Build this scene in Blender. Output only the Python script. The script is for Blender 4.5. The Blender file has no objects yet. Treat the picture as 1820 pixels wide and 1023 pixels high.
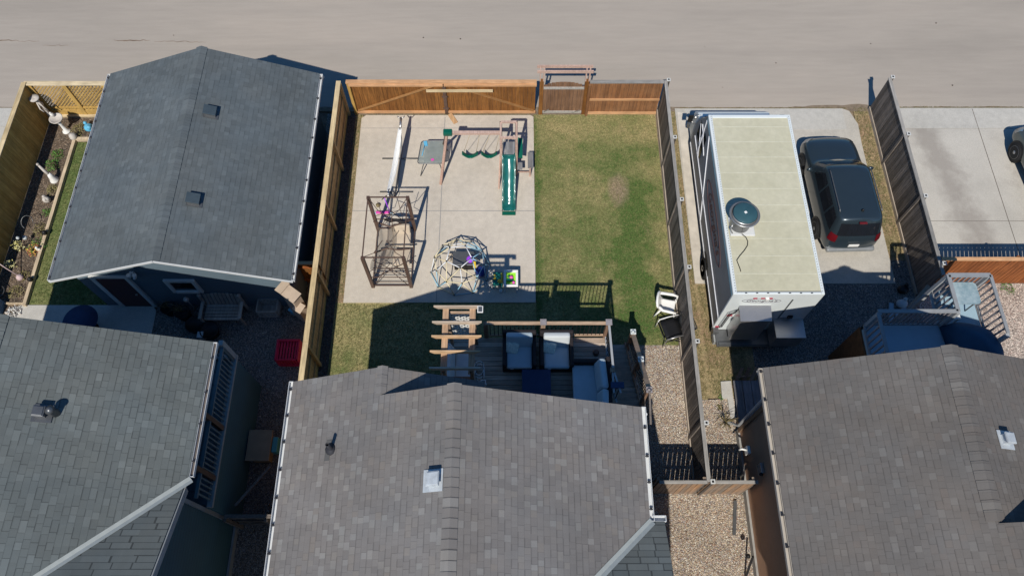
import bpy, math, random
from mathutils import Vector, Matrix
R = math.radians
random.seed(7)
SC = bpy.context.scene
COL = SC.collection
# ---------------------------------------------------------------- camera, sky, sun, exposure
cd = bpy.data.cameras.new('camera'); cam = bpy.data.objects.new('camera', cd); COL.objects.link(cam)
cd.sensor_width = 36; cd.lens = 1350 / 1820 * 36; cd.clip_end = 3000
cam.location = (0, 0, 22.5); cam.rotation_euler = (R(90 - 64.4), 0, 0)
SC.camera = cam
W = bpy.data.worlds.new('World'); SC.world = W; W.use_nodes = True
wn = W.node_tree.nodes; wn.clear()
sky = wn.new('ShaderNodeTexSky'); sky.sky_type = 'NISHITA'; sky.sun_disc = False
sky.sun_elevation = R(49.7); sky.sun_rotation = R(191.9); sky.air_density = 1.0; sky.dust_density = 0.3; sky.ozone_density = 2.5
bg = wn.new('ShaderNodeBackground'); bg.inputs[1].default_value = 0.05
wo = wn.new('ShaderNodeOutputWorld')
tn = wn.new('ShaderNodeMix'); tn.data_type = 'RGBA'; tn.blend_type = 'MULTIPLY'; tn.inputs[0].default_value = 1.0; tn.inputs[7].default_value = (0.60, 1.12, 1.55, 1)
W.node_tree.links.new(sky.outputs[0], tn.inputs[6]); W.node_tree.links.new(tn.outputs[2], bg.inputs[0]); W.node_tree.links.new(bg.outputs[0], wo.inputs[0])
sd = bpy.data.lights.new('sun', 'SUN'); sd.energy = 3.8; sd.angle = R(0.5); sd.color = (1.0, 0.95, 0.86)
sun = bpy.data.objects.new('sun', sd); COL.objects.link(sun); sun.location = (0, -20, 60)
sun.rotation_euler = Vector((0.175, 0.83, -1.0)).to_track_quat('-Z', 'Y').to_euler()
SC.view_settings.view_transform = 'Standard'; SC.view_settings.look = 'None'
SC.view_settings.exposure = 0.25; SC.view_settings.gamma = 1.0
SC.cycles.max_bounces = 6; SC.cycles.diffuse_bounces = 2

# ---------------------------------------------------------------- node helpers
class NT:
    def __init__(s, name):
        m = bpy.data.materials.new(name); m.use_nodes = True; s.m = m; s.n = m.node_tree.nodes; s.l = m.node_tree.links
        s.n.clear(); s.out = s.n.new('ShaderNodeOutputMaterial'); s.b = s.n.new('ShaderNodeBsdfPrincipled')
        s.l.new(s.b.outputs[0], s.out.inputs[0]); s._oc = None
    def put(s, sock, v):
        if isinstance(v, (int, float)): sock.default_value = v
        elif isinstance(v, tuple): sock.default_value = (*v, 1)[:4] if len(sock.default_value) == 4 else v[:3]
        else: s.l.new(v, sock)
    def oc(s):
        if s._oc is None: s._oc = s.n.new('ShaderNodeTexCoord').outputs['Object']
        return s._oc
    def wc(s):
        return s.n.new('ShaderNodeNewGeometry').outputs['Position']
    def mp(s, scale=(1, 1, 1), src=None, loc=(0, 0, 0)):
        n = s.n.new('ShaderNodeMapping'); s.l.new(src or s.oc(), n.inputs[0]); n.inputs['Scale'].default_value = scale; n.inputs['Location'].default_value = loc
        return n.outputs[0]
    def math(s, op, a, b=0.0, c=None):
        n = s.n.new('ShaderNodeMath'); n.operation = op; s.put(n.inputs[0], a); s.put(n.inputs[1], b)
        if c is not None: s.put(n.inputs[2], c)
        return n.outputs[0]
    def noise(s, scale, detail=3, vec=None, rough=0.55, dist=0.0):
        n = s.n.new('ShaderNodeTexNoise'); n.inputs['Scale'].default_value = scale; n.inputs['Detail'].default_value = detail
        n.inputs['Roughness'].default_value = rough; n.inputs['Distortion'].default_value = dist
        s.l.new(vec or s.oc(), n.inputs['Vector']); return n.outputs[0]
    def vor(s, scale, vec=None, feat='F1'):
        n = s.n.new('ShaderNodeTexVoronoi'); n.feature = feat; n.inputs['Scale'].default_value = scale; s.l.new(vec or s.oc(), n.inputs['Vector']); return n
    def xyz(s, v=None):
        n = s.n.new('ShaderNodeSeparateXYZ'); s.l.new(v or s.oc(), n.inputs[0]); return n.outputs
    def comb(s, x, y=0.0, z=0.0):
        n = s.n.new('ShaderNodeCombineXYZ'); s.put(n.inputs[0], x); s.put(n.inputs[1], y); s.put(n.inputs[2], z); return n.outputs[0]
    def white(s, v):
        n = s.n.new('ShaderNodeTexWhiteNoise'); n.noise_dimensions = '3D'; s.l.new(v, n.inputs['Vector']); return n.outputs['Value']
    def ramp(s, f, stops, mode='LINEAR'):
        n = s.n.new('ShaderNodeValToRGB'); cr = n.color_ramp; cr.interpolation = mode
        while len(cr.elements) < len(stops): cr.elements.new(0.5)
        for e, (p, c) in zip(cr.elements, stops):
            e.position = p; e.color = (*c, 1) if isinstance(c, tuple) else (c, c, c, 1)
        s.put(n.inputs[0], f); return n.outputs[0]
    def mix(s, f, a, b, mode='MIX'):
        n = s.n.new('ShaderNodeMix'); n.data_type = 'RGBA'; n.blend_type = mode
        s.put(n.inputs[0], f); s.put(n.inputs[6], a); s.put(n.inputs[7], b); return n.outputs[2]
    def attr(s, name='tint'):
        n = s.n.new('ShaderNodeAttribute'); n.attribute_name = name; return n.outputs['Fac']
    def bump(s, h, strength=0.5, dist=0.02):
        n = s.n.new('ShaderNodeBump'); n.inputs['Strength'].default_value = strength; n.inputs['Distance'].default_value = dist
        s.put(n.inputs['Height'], h); s.l.new(n.outputs[0], s.b.inputs['Normal'])
    def done(s, col, rough=0.85, metal=0.0, spec=0.3, alpha=None):
        s.put(s.b.inputs['Base Color'], col); s.put(s.b.inputs['Roughness'], rough); s.put(s.b.inputs['Metallic'], metal)
        s.b.inputs['Specular IOR Level'].default_value = spec
        if alpha is not None: s.b.inputs['Alpha'].default_value = alpha
        return s.m
def k(c, f): return tuple(x * f for x in c)
def plain(name, c, rough=0.6, metal=0.0, var=0.12, scale=6.0, spec=0.3, bump=0.0, bscale=60, coat=0.0):
    t = NT(name); n = t.noise(scale, 4)
    col = t.ramp(n, [(0.25, k(c, 1 - var)), (0.75, k(c, 1 + var))])
    if bump: t.bump(t.noise(bscale, 3), bump, 0.01)
    if coat: t.b.inputs['Coat Weight'].default_value = coat; t.b.inputs['Coat Roughness'].default_value = 0.06
    return t.done(col, rough, metal, spec)
def wood(name, c1, c2, c3=None, axis=2, rough=0.8, streak=0.35):
    t = NT(name); sc = [26, 26, 26]; sc[axis] = 1.6
    n = t.noise(1.0, 5, t.mp(tuple(sc)), 0.65)
    base = t.mix(t.attr(), c1, c2)
    if c3: base = t.mix(t.math('MULTIPLY', t.noise(1.4, 3), 0.9), base, c3)
    blot = t.ramp(t.noise(3.2, 4), [(0.3, 0.78), (0.7, 1.12)])
    col = t.mix(1.0, base, t.ramp(n, [(0.28, 1 - streak), (0.5, 1.0), (0.74, 1 + streak)]), 'MULTIPLY')
    col = t.mix(0.7, col, blot, 'MULTIPLY')
    t.bump(n, 0.35, 0.008)
    return t.done(col, rough)
def shingles(name, stops, course='x', rowh=0.135, tab=0.15, blotch=0.12, seed=0.0, lines=0.72, shift=(0.9, 0.9, 0.95)):
    t = NT(name); x, y, z = t.xyz()
    a, b = (x, y) if course == 'x' else (y, x)
    av = t.math('DIVIDE', a, rowh); row = t.math('FLOOR', av); fr = t.math('SUBTRACT', av, row)
    off = t.math('MULTIPLY', t.white(t.comb(row, seed + 3.3, 1.7)), 9.0)
    bw = t.math('ADD', t.math('DIVIDE', b, tab), off)
    wob = t.math('MULTIPLY', t.math('SINE', t.math('MULTIPLY', bw, 1.7)), 0.16)
    bw = t.math('ADD', bw, wob)
    cell = t.math('FLOOR', bw); fb = t.math('SUBTRACT', bw, cell)
    rnd = t.white(t.comb(cell, row, seed)); rnd2 = t.white(t.comb(cell, row, seed + 9.1))
    col = t.ramp(rnd, stops)
    col = t.mix(t.math('MULTIPLY', t.math('GREATER_THAN', rnd2, 0.93), 0.5), col, k(stops[-1][1], 1.18))
    # granule speckle + weathering
    col = t.mix(0.55, col, t.ramp(t.noise(150, 2), [(0.3, 0.80), (0.7, 1.2)]), 'MULTIPLY')
    col = t.mix(1.0, col, t.ramp(t.noise(0.55, 4), [(0.3, 1 - blotch), (0.7, 1 + blotch)]), 'MULTIPLY')
    sc_ = (0.5, 3.0, 1) if course == 'y' else (3.0, 0.5, 1); sc_ = (sc_[1], sc_[0], 1)
    col = t.mix(0.8, col, t.ramp(t.noise(1.0, 4, t.mp(sc_), 0.7), [(0.3, 0.93), (0.7, 1.06)]), 'MULTIPLY')
    edge = t.math('LESS_THAN', fr, 0.09); edge2 = t.math('MULTIPLY', t.math('LESS_THAN', fb, 0.07), t.math('LESS_THAN', t.white(t.comb(cell, row, seed + 5)), 0.75))
    rnd3 = t.white(t.comb(cell, row, seed + 2.7))
    gap = t.math('MAXIMUM', t.math('MULTIPLY', edge, t.math('ADD', 0.2, t.math('MULTIPLY', rnd3, 0.9))), t.math('MULTIPLY', edge2, 0.75))
    col = t.mix(t.ramp(t.noise(0.8, 3, t.mp(loc=(3, 7, 1))), [(0.35, 0.0), (0.65, 1.0)]), col, t.mix(1.0, col, (0.94, 0.985, 1.03), 'MULTIPLY'))
    tab_shade = t.math('MULTIPLY', t.math('LESS_THAN', fr, 0.2), t.math('GREATER_THAN', rnd3, 0.55)); col = t.mix(t.math('MULTIPLY', tab_shade, 0.12), col, (0.01, 0.01, 0.01))  # soft shade beside thicker tabs, painted into the colour
    col = t.mix(t.math('MULTIPLY', gap, 1.0 - lines), col, (0.006, 0.006, 0.007))  # tab gaps, plus butt-edge shadow lines painted along each course
    h = t.math('ADD', t.math('MULTIPLY', fr, 0.8), t.math('MULTIPLY', rnd, 0.5)); h = t.math('ADD', h, t.math('MULTIPLY', t.noise(90, 2), 0.15))
    t.bump(h, 0.45, 0.012)
    return t.done(col, 0.93, 0, 0.15)
def siding(name, c, pitch=0.16, axis='z', var=0.08):
    t = NT(name); o = t.xyz(); a = t.math('DIVIDE', o[2] if axis == 'z' else o[1], pitch); fr = t.math('FRACT', a)
    col = t.ramp(t.noise(1.3, 4), [(0.3, k(c, 1 - var)), (0.7, k(c, 1 + var))])
    col = t.mix(t.math('MULTIPLY', t.math('LESS_THAN', fr, 0.1), 0.55), col, k(c, 0.3))
    t.bump(t.math('SUBTRACT', 1.0, fr), 0.6, 0.02)
    return t.done(col, 0.6)

# ---------------------------------------------------------------- mesh builder
class MB:
    def __init__(s): s.v = []; s.f = []; s.mi = []; s.t = []; s.sm = []; s.cm = 0
    def face(s, ids, t=0.5, sm=False): s.f.append(tuple(ids)); s.mi.append(s.cm); s.t.append(t); s.sm.append(sm)
    def add(s, vs, fs, t=0.5, sm=False):
        b = len(s.v); s.v += [tuple(p) for p in vs]
        for f in fs: s.face([b + i for i in f], t, sm)
    def box(s, c, d, rot=(0, 0, 0), t=None):
        t = random.random() if t is None else t
        M = Matrix.Identity(3) if rot == (0, 0, 0) else (Matrix.Rotation(rot[2], 3, 'Z') @ Matrix.Rotation(rot[1], 3, 'Y') @ Matrix.Rotation(rot[0], 3, 'X'))
        C = Vector(c); vs = []
        for z in (-1, 1):
            for x, y in ((-1, -1), (1, -1), (1, 1), (-1, 1)): vs.append(C + M @ Vector((x * d[0] / 2, y * d[1] / 2, z * d[2] / 2)))
        s.add(vs, [(3, 2, 1, 0), (4, 5, 6, 7), (0, 1, 5, 4), (1, 2, 6, 5), (2, 3, 7, 6), (3, 0, 4, 7)], t); return s
    def b2(s, x0, x1, y0, y1, z0, z1, t=None):
        return s.box(((x0 + x1) / 2, (y0 + y1) / 2, (z0 + z1) / 2), (abs(x1 - x0), abs(y1 - y0), abs(z1 - z0)), t=t)
    def bar(s, p, q, w, h=None, t=None, up=(0, 0, 1)):
        t = random.random() if t is None else t; h = h or w
        p, q = Vector(p), Vector(q); d = (q - p).normalized(); u = Vector(up)
        if abs(d.dot(u)) > 0.98: u = Vector((0, 1, 0))
        sx = d.cross(u).normalized() * w / 2; sz = sx.cross(d).normalized() * h / 2
        vs = [a + i * sx + j * sz for a in (p, q) for i, j in ((-1, -1), (1, -1), (1, 1), (-1, 1))]
        s.add(vs, [(0, 1, 2, 3), (7, 6, 5, 4), (0, 4, 5, 1), (1, 5, 6, 2), (2, 6, 7, 3), (3, 7, 4, 0)], t); return s
    def tube(s, pts, r, n=8, t=0.5, closed=False):
        pts = [Vector(p) for p in pts]; N = len(pts); rings = []; b = len(s.v); pu = None
        for i, p in enumerate(pts):
            if closed: d = pts[(i + 1) % N] - pts[i - 1]
            else: d = pts[min(i + 1, N - 1)] - pts[max(i - 1, 0)]
            d.normalize()
            if pu is None:
                pu = Vector((0, 0, 1)) if abs(d.z) < 0.9 else Vector((1, 0, 0))
            a = (pu - d * pu.dot(d)).normalized(); pu = a; c = d.cross(a)
            rr = r[i] if isinstance(r, (list, tuple)) else r
            for j in range(n):
                an = 2 * math.pi * j / n; s.v.append(tuple(p + (a * math.cos(an) + c * math.sin(an)) * rr))
        for i in range(N if closed else N - 1):
            i2 = (i + 1) % N
            for j in range(n):
                s.face((b + i * n + j, b + i * n + (j + 1) % n, b + i2 * n + (j + 1) % n, b + i2 * n + j), t, True)
        if not closed:
            s.face([b + j for j in range(n)][::-1], t); s.face([b + (N - 1) * n + j for j in range(n)], t)
        return s
    def lathe(s, prof, c=(0, 0, 0), n=20, t=0.5, axis='z', sm=True):
        b = len(s.v); C = Vector(c)
        for r, h in prof:
            for j in range(n):
                a = 2 * math.pi * j / n; x, y = r * math.cos(a), r * math.sin(a)
                s.v.append(tuple(C + (Vector((x, y, h)) if axis == 'z' else Vector((h, x, y)) if axis == 'x' else Vector((y, h, x)))))
        for i in range(len(prof) - 1):
            for j in range(n):
                s.face((b + i * n + j, b + i * n + (j + 1) % n, b + (i + 1) * n + (j + 1) % n, b + (i + 1) * n + j), t, sm)
        if prof[0][0] > 1e-4: s.face([b + j for j in range(n)][::-1], t)
        if prof[-1][0] > 1e-4: s.face([b + (len(prof) - 1) * n + j for j in range(n)], t)
        return s
    def ball(s, c, r, n=12, t=0.5, sq=(1, 1, 1)):
        b = len(s.v); m = n // 2
        for i in range(m + 1):
            th = math.pi * i / m
            for j in range(n):
                a = 2 * math.pi * j / n
                s.v.append((c[0] + r * sq[0] * math.sin(th) * math.cos(a), c[1] + r * sq[1] * math.sin(th) * math.sin(a), c[2] - r * sq[2] * math.cos(th)))
        for i in range(m):
            for j in range(n): s.face((b + i * n + j, b + i * n + (j + 1) % n, b + (i + 1) * n + (j + 1) % n, b + (i + 1) * n + j), t, True)
        return s
    def prism(s, poly, z0, z1, t=0.5):
        n = len(poly); vs = [(x, y, z0 if not callable(z0) else z0(x, y)) for x, y in poly] + [(x, y, z1 if not callable(z1) else z1(x, y)) for x, y in poly]
        s.add(vs, [tuple(range(n))[::-1], tuple(range(n, 2 * n))] + [(i, (i + 1) % n, n + (i + 1) % n, n + i) for i in range(n)], t); return s
    def prismx(s, poly, x0, x1, t=0.5):   # polygon in (y, z), extruded along x
        n = len(poly); vs = [(x0, y, z) for y, z in poly] + [(x1, y, z) for y, z in poly]
        s.add(vs, [tuple(range(n)), tuple(range(n, 2 * n))[::-1]] + [((i + 1) % n, i, n + i, n + (i + 1) % n) for i in range(n)], t); return s
    def sheet(s, poly, z, t=0.5):
        s.add([(x, y, z if not callable(z) else z(x, y)) for x, y in poly], [tuple(range(len(poly)))], t); return s
    def grid(s, fn, nu, nv, t=0.5, sm=True, closeu=False):
        b = len(s.v)
        for i in range(nu + 1):
            for j in range(nv + 1): s.v.append(tuple(fn(i / nu, j / nv)))
        for i in range(nu):
            for j in range(nv): s.face((b + i * (nv + 1) + j, b + (i + 1) * (nv + 1) + j, b + (i + 1) * (nv + 1) + j + 1, b + i * (nv + 1) + j + 1), t, sm)
        return s
    def build(s, name, mats, parent=None, off=None, bevel=0.0, subsurf=0, solid=0.0):
        me = bpy.data.meshes.new(name)
        o = Vector((0, 0, 0))
        if parent is not None and off is None: o = root_loc(parent)
        elif off is not None: o = Vector(off)
        me.from_pydata([tuple(Vector(p) - o) for p in s.v], [], s.f); me.update()
        for m in (mats if isinstance(mats, (list, tuple)) else [mats]): me.materials.append(m)
        me.polygons.foreach_set('material_index', s.mi); me.polygons.foreach_set('use_smooth', s.sm)
        at = me.color_attributes.new('tint', 'FLOAT_COLOR', 'CORNER'); buf = []
        for p in me.polygons:
            tv = s.t[p.index]; buf += [tv, tv, tv, 1.0] * p.loop_total
        at.data.foreach_set('color', buf)
        ob = bpy.data.objects.new(name, me); COL.objects.link(ob)
        if parent is not None: ob.parent = parent
        if off is not None and parent is None: ob.location = off
        if solid:
            q = ob.modifiers.new('solid', 'SOLIDIFY'); q.thickness = solid; q.offset = 0
        if bevel:
            q = ob.modifiers.new('bevel', 'BEVEL'); q.width = bevel; q.segments = 2; q.limit_method = 'ANGLE'
        if subsurf:
            q = ob.modifiers.new('sub', 'SUBSURF'); q.levels = subsurf; q.render_levels = subsurf
        return ob
def root_loc(o):
    while o.parent is not None: o = o.parent
    return Vector(o.get('_loc', (0, 0, 0))) if '_loc' in o else o.location.copy()
def tag(o, label, cat, group=None, kind=None):
    if label: o['label'] = label
    if cat: o['category'] = cat
    if group: o['group'] = group
    if kind: o['kind'] = kind
    return o
def thing(name, label, cat, loc=(0, 0, 0), group=None, rz=0.0):
    """Empty at the thing's base. Parts are built in world coordinates when rz is 0, else in local coordinates (off=(0,0,0))."""
    o = bpy.data.objects.new(name, None); COL.objects.link(o); o.location = loc; o.rotation_euler = (0, 0, rz); o.empty_display_size = 0.2
    return tag(o, label, cat, group)
def struct(name, mb, mats, **kw):
    o = mb.build(name, mats, **kw); o['kind'] = 'structure'; return o
def solo(name, mb, mats, label, cat, group=None, loc=None, **kw):
    o = mb.build(name, mats, off=loc, **kw); return tag(o, label, cat, group)
def copy_tree(o, loc=None, rz=None, label=None, group=None, parent=None):
    c = o.copy(); COL.objects.link(c)
    if parent is not None: c.parent = parent
    if loc is not None: c.location = loc
    if rz is not None: c.rotation_euler = (0, 0, rz)
    if label: c['label'] = label
    if group: c['group'] = group
    for ch in list(o.children): copy_tree(ch, parent=c)
    return c
L0 = (0, 0, 0)
def text_mesh(body, size, name, mat, parent, M, extrude=0.002, shear=0.0):
    cu = bpy.data.curves.new(name, 'FONT'); cu.body = body; cu.size = size; cu.extrude = extrude; cu.align_x = 'CENTER'; cu.align_y = 'CENTER'; cu.shear = shear
    to = bpy.data.objects.new(name, cu); COL.objects.link(to); bpy.context.view_layer.update()
    me = bpy.data.meshes.new_from_object(to.evaluated_get(bpy.context.evaluated_depsgraph_get()))
    bpy.data.objects.remove(to); me.transform(M); me.materials.clear(); me.materials.append(mat); me.name = name
    ob = bpy.data.objects.new(name, me); COL.objects.link(ob); ob.parent = parent; return ob
# ---------------------------------------------------------------- materials
def concrete(name, c, stain=0.2, patch=None, bl=0.5):
    t = NT(name)
    col = t.ramp(t.noise(bl, 6, rough=0.62), [(0.3, k(c, 1 - stain)), (0.5, c), (0.72, k(c, 1 + stain * 0.5))])
    col = t.mix(1.0, col, t.ramp(t.noise(45, 3), [(0.3, 0.88), (0.7, 1.12)]), 'MULTIPLY')
    col = t.mix(1.0, col, t.ramp(t.noise(5, 4), [(0.3, 0.93), (0.7, 1.06)]), 'MULTIPLY')
    if patch: col = t.mix(t.ramp(t.noise(0.62, 5, t.mp((1.0, 0.45, 1), loc=patch[1]), 0.7), [(patch[2], 0.0), (patch[2] + 0.16, 1.0)]), col, patch[0])
    t.bump(t.noise(70, 3), 0.12, 0.01)
    return t.done(col, 0.9, 0, 0.2)
M_pad = concrete('patio_concrete', (0.52, 0.465, 0.392), 0.10, ((0.44, 0.385, 0.32), (7.0, 2.0, 0), 0.60))
M_drive = concrete('driveway_concrete', (0.45, 0.42, 0.37), 0.14)
def stained():
    t = NT('stained_concrete'); c = (0.47, 0.44, 0.39); x, y, z = t.xyz()
    col = t.ramp(t.noise(0.5, 6, rough=0.62), [(0.3, k(c, 0.88)), (0.5, c), (0.72, k(c, 1.07))])
    col = t.mix(1.0, col, t.ramp(t.noise(45, 3), [(0.3, 0.88), (0.7, 1.12)]), 'MULTIPLY')
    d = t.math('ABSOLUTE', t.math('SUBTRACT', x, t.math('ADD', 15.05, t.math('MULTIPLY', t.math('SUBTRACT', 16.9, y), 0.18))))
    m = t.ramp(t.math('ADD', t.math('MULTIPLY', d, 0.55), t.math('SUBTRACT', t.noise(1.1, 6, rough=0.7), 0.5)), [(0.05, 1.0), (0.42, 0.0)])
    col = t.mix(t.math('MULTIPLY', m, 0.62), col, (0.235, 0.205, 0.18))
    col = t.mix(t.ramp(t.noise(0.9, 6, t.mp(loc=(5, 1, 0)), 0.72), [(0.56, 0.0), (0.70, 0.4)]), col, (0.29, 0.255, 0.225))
    t.bump(t.noise(70, 3), 0.12, 0.01); return t.done(col, 0.9, 0, 0.2)
M_stain = stained()
M_apron = concrete('apron_concrete', (0.46, 0.44, 0.40), 0.1)
M_shadepatio = concrete('side_patio_concrete', (0.48, 0.46, 0.42), 0.08)
M_joint = plain('joint', (0.16, 0.14, 0.12), 0.9)
def alley_mat():
    t = NT('alley_surface')
    col = t.ramp(t.noise(0.22, 6, t.mp((0.35, 1.4, 1)), 0.6), [(0.3, (0.315, 0.278, 0.238)), (0.5, (0.360, 0.316, 0.270)), (0.72, (0.400, 0.345, 0.292))])
    col = t.mix(1.0, col, t.ramp(t.noise(60, 3), [(0.3, 0.86), (0.7, 1.13)]), 'MULTIPLY')
    col = t.mix(1.0, col, t.ramp(t.noise(3.0, 5, t.mp((0.25, 2.2, 1))), [(0.3, 0.96), (0.7, 1.04)]), 'MULTIPLY')
    tr = t.math('ABSOLUTE', t.math('SINE', t.math('MULTIPLY', t.math('ADD', t.xyz()[1], t.math('MULTIPLY', t.noise(0.05, 2), 2.5)), 1.55)))
    col = t.mix(t.math('MULTIPLY', t.ramp(tr, [(0.0, 1.0), (0.35, 0.0)]), 0.10), col, (0.22, 0.19, 0.17))
    t.bump(t.noise(80, 3), 0.25, 0.01)
    return t.done(col, 0.92, 0, 0.2)
M_alley = alley_mat()
def gravel_mat(name, cols, scale=26, bright=1.0, bump=1.0):
    t = NT(name); v = t.vor(scale, t.mp((1, 1, 0.2))); v2 = t.vor(scale * 1.9, t.mp((1, 1, 0.2), loc=(3, 5, 0)))
    sp = t.n.new('ShaderNodeSeparateColor'); t.l.new(v.outputs['Color'], sp.inputs[0])
    n = len(cols); col = t.ramp(sp.outputs[0], [((i + 0.5) / n, k(c, bright)) for i, c in enumerate(cols)])
    br = t.ramp(sp.outputs[1], [(0.0, 0.5), (1.0, 1.45)])
    col = t.mix(1.0, col, br, 'MULTIPLY')
    col = t.mix(t.ramp(v.outputs['Distance'], [(0.5, 0.0), (0.85, 0.6)]), col, (0.06, 0.045, 0.04))
    col = t.mix(1.0, col, t.ramp(t.noise(0.8, 4), [(0.3, 0.85), (0.7, 1.12)]), 'MULTIPLY')
    h = t.math('SUBTRACT', 1.0, v.outputs['Distance']); h = t.math('ADD', h, t.math('MULTIPLY', v2.outputs['Distance'], -0.3))
    t.bump(h, bump, 0.03)
    return t.done(col, 0.8)
M_gravel = gravel_mat('river_gravel', [(0.30, 0.19, 0.14), (0.42, 0.36, 0.25), (0.25, 0.22, 0.24), (0.50, 0.42, 0.30), (0.36, 0.24, 0.17), (0.58, 0.54, 0.46)], 42, 1.3)
M_gravel_dark = gravel_mat('grey_gravel', [(0.24, 0.22, 0.21), (0.36, 0.33, 0.29), (0.17, 0.17, 0.18), (0.42, 0.38, 0.33)], 34, 0.8)
M_gravel_pale = gravel_mat('pale_gravel', [(0.40, 0.30, 0.25), (0.50, 0.43, 0.36), (0.36, 0.29, 0.25), (0.58, 0.50, 0.42)], 32, 1.1, 0.7)
def grass_mat(name, green, dry, bias=0.5, brown=(0.16, 0.115, 0.07), br=0.66, gs=0.55, zones=False):
    t = NT(name)
    f = t.ramp(t.noise(gs, 5, rough=0.65), [(bias - 0.10, 0.0), (bias + 0.10, 1.0)])
    f2 = t.ramp(t.noise(9, 4, rough=0.7), [(0.3, 0.0), (0.7, 1.0)])
    f3 = t.ramp(t.noise(3.2, 5, t.mp(loc=(4, 9, 0)), 0.7), [(0.38, 0.0), (0.62, 1.0)]); fm = t.math('MINIMUM', t.math('ADD', t.math('ADD', t.math('MULTIPLY', f, 0.5), t.math('MULTIPLY', f2, 0.25)), t.math('MULTIPLY', f3, 0.25)), 1.0)
    if zones:
        x, y, z = t.xyz(); nz = t.math('SUBTRACT', t.noise(1.1, 5, rough=0.7), 0.5)
        d1 = t.math('ABSOLUTE', t.math('ADD', t.math('SUBTRACT', x, 4.05), t.math('MULTIPLY', nz, 2.2)))
        g1 = t.math('MULTIPLY', t.ramp(d1, [(0.25, 1.0), (0.95, 0.0)]), t.ramp(t.math('DIVIDE', y, 20.0), [(0.42, 0.3), (0.5, 1.0), (0.70, 1.0), (0.78, 0.3)]))
        d2 = t.math('ADD', t.math('SUBTRACT', y, 16.2), t.math('MULTIPLY', nz, 2.0)); g2 = t.ramp(d2, [(0.2, 0.0), (1.2 / 1.3, 0.9)])
        g3 = t.ramp(t.math('ADD', t.math('SUBTRACT', x, 0.85), t.math('MULTIPLY', nz, 0.5)), [(0.0, 0.9), (0.22, 0.0)])
        fm = t.math('ADD', t.math('SUBTRACT', fm, t.math('MULTIPLY', t.math('MAXIMUM', g1, g3), 0.62)), t.math('MULTIPLY', g2, 0.4)); fm = t.math('MINIMUM', t.math('MAXIMUM', fm, 0.0), 1.0)
    col = t.mix(fm, green, dry)
    if zones:
        e = t.math('ADD', t.math('POWER', t.math('DIVIDE', t.math('SUBTRACT', x, 3.75), 0.45), 2.0), t.math('POWER', t.math('DIVIDE', t.math('SUBTRACT', y, 14.6), 0.8), 2.0))
        col = t.mix(t.ramp(t.math('ADD', e, t.math('MULTIPLY', nz, 2.0)), [(0.2, 0.75), (1.0, 0.0)]), col, (0.33, 0.235, 0.165))
    col = t.mix(t.ramp(t.noise(0.9, 5, t.mp(loc=(8, 2, 0)), 0.7), [(br, 0.0), (br + 0.14, 0.8)]), col, brown)
    st = t.noise(26, 5, t.mp((1, 1, 0.4)), 0.8)
    col = t.mix(1.0, col, t.ramp(st, [(0.3, 0.42), (0.5, 1.0), (0.72, 1.9)]), 'MULTIPLY')
    col = t.mix(1.0, col, t.ramp(t.noise(11, 6, t.mp((1, 1, 0.4), loc=(1, 6, 0)), 0.85), [(0.34, 0.55), (0.5, 1.0), (0.66, 1.5)]), 'MULTIPLY')
    t.bump(t.math('ADD', st, t.math('MULTIPLY', t.noise(110, 2), 0.6)), 0.9, 0.03)
    return t.done(col, 0.95, 0, 0.1)
M_lawn = grass_mat('lawn_grass', (0.088, 0.140, 0.038), (0.345, 0.285, 0.135), 0.50, (0.36, 0.255, 0.17), 0.62, 0.6, zones=True)
M_lawn2 = grass_mat('lawn_strip_grass', (0.10, 0.145, 0.045), (0.36, 0.295, 0.145), 0.44, (0.36, 0.255, 0.17), 0.64, 0.7)
M_lawn_left = grass_mat('side_lawn_grass', (0.085, 0.14, 0.04), (0.23, 0.22, 0.095), 0.55)
M_weeds = grass_mat('dry_weeds', (0.14, 0.15, 0.065), (0.40, 0.30, 0.17), 0.42, (0.34, 0.225, 0.145), 0.48, 1.6)
M_dirt = plain('dirt', (0.20, 0.155, 0.11), 0.95, var=0.35, scale=7, bump=0.8, bscale=40)
M_bed = gravel_mat('garden_mulch', [(0.13, 0.09, 0.06), (0.20, 0.145, 0.10), (0.10, 0.08, 0.06), (0.26, 0.2, 0.15)], 30, 1.0)
M_dirtdark = gravel_mat('dark_soil', [(0.10, 0.08, 0.065), (0.15, 0.12, 0.10), (0.08, 0.07, 0.06)], 26)
S_grey = [(0.0, (0.172, 0.156, 0.145)), (0.3, (0.184, 0.167, 0.155)), (0.8, (0.194, 0.177, 0.164)), (0.92, (0.200, 0.176, 0.156)), (1.0, (0.222, 0.210, 0.195))]
S_brown = [(0.0, (0.135, 0.120, 0.108)), (0.3, (0.140, 0.125, 0.113)), (0.8, (0.146, 0.131, 0.119)), (0.92, (0.148, 0.127, 0.112)), (1.0, (0.160, 0.148, 0.135))]
S_cool = [(0.0, (0.118, 0.127, 0.121)), (0.4, (0.124, 0.134, 0.128)), (0.85, (0.131, 0.141, 0.134)), (1.0, (0.145, 0.156, 0.149))]
S_gar = [(0.0, (0.098, 0.110, 0.114)), (0.5, (0.108, 0.121, 0.126)), (1.0, (0.118, 0.132, 0.137))]
M_sh_c = shingles('shingles_center', S_grey, 'x'); M_sh_cy = shingles('shingles_center_cross', S_cool, 'y', 0.14, 0.4, lines=0.3)
M_sh_r = shingles('shingles_right', S_brown, 'x', seed=4.0)
M_sh_l = shingles('shingles_left', S_cool, 'x', seed=8.0, tab=0.2, lines=0.55); M_sh_ly = shingles('shingles_left_cross', S_cool, 'y', 0.14, 0.5, seed=2, lines=0.25)
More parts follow.
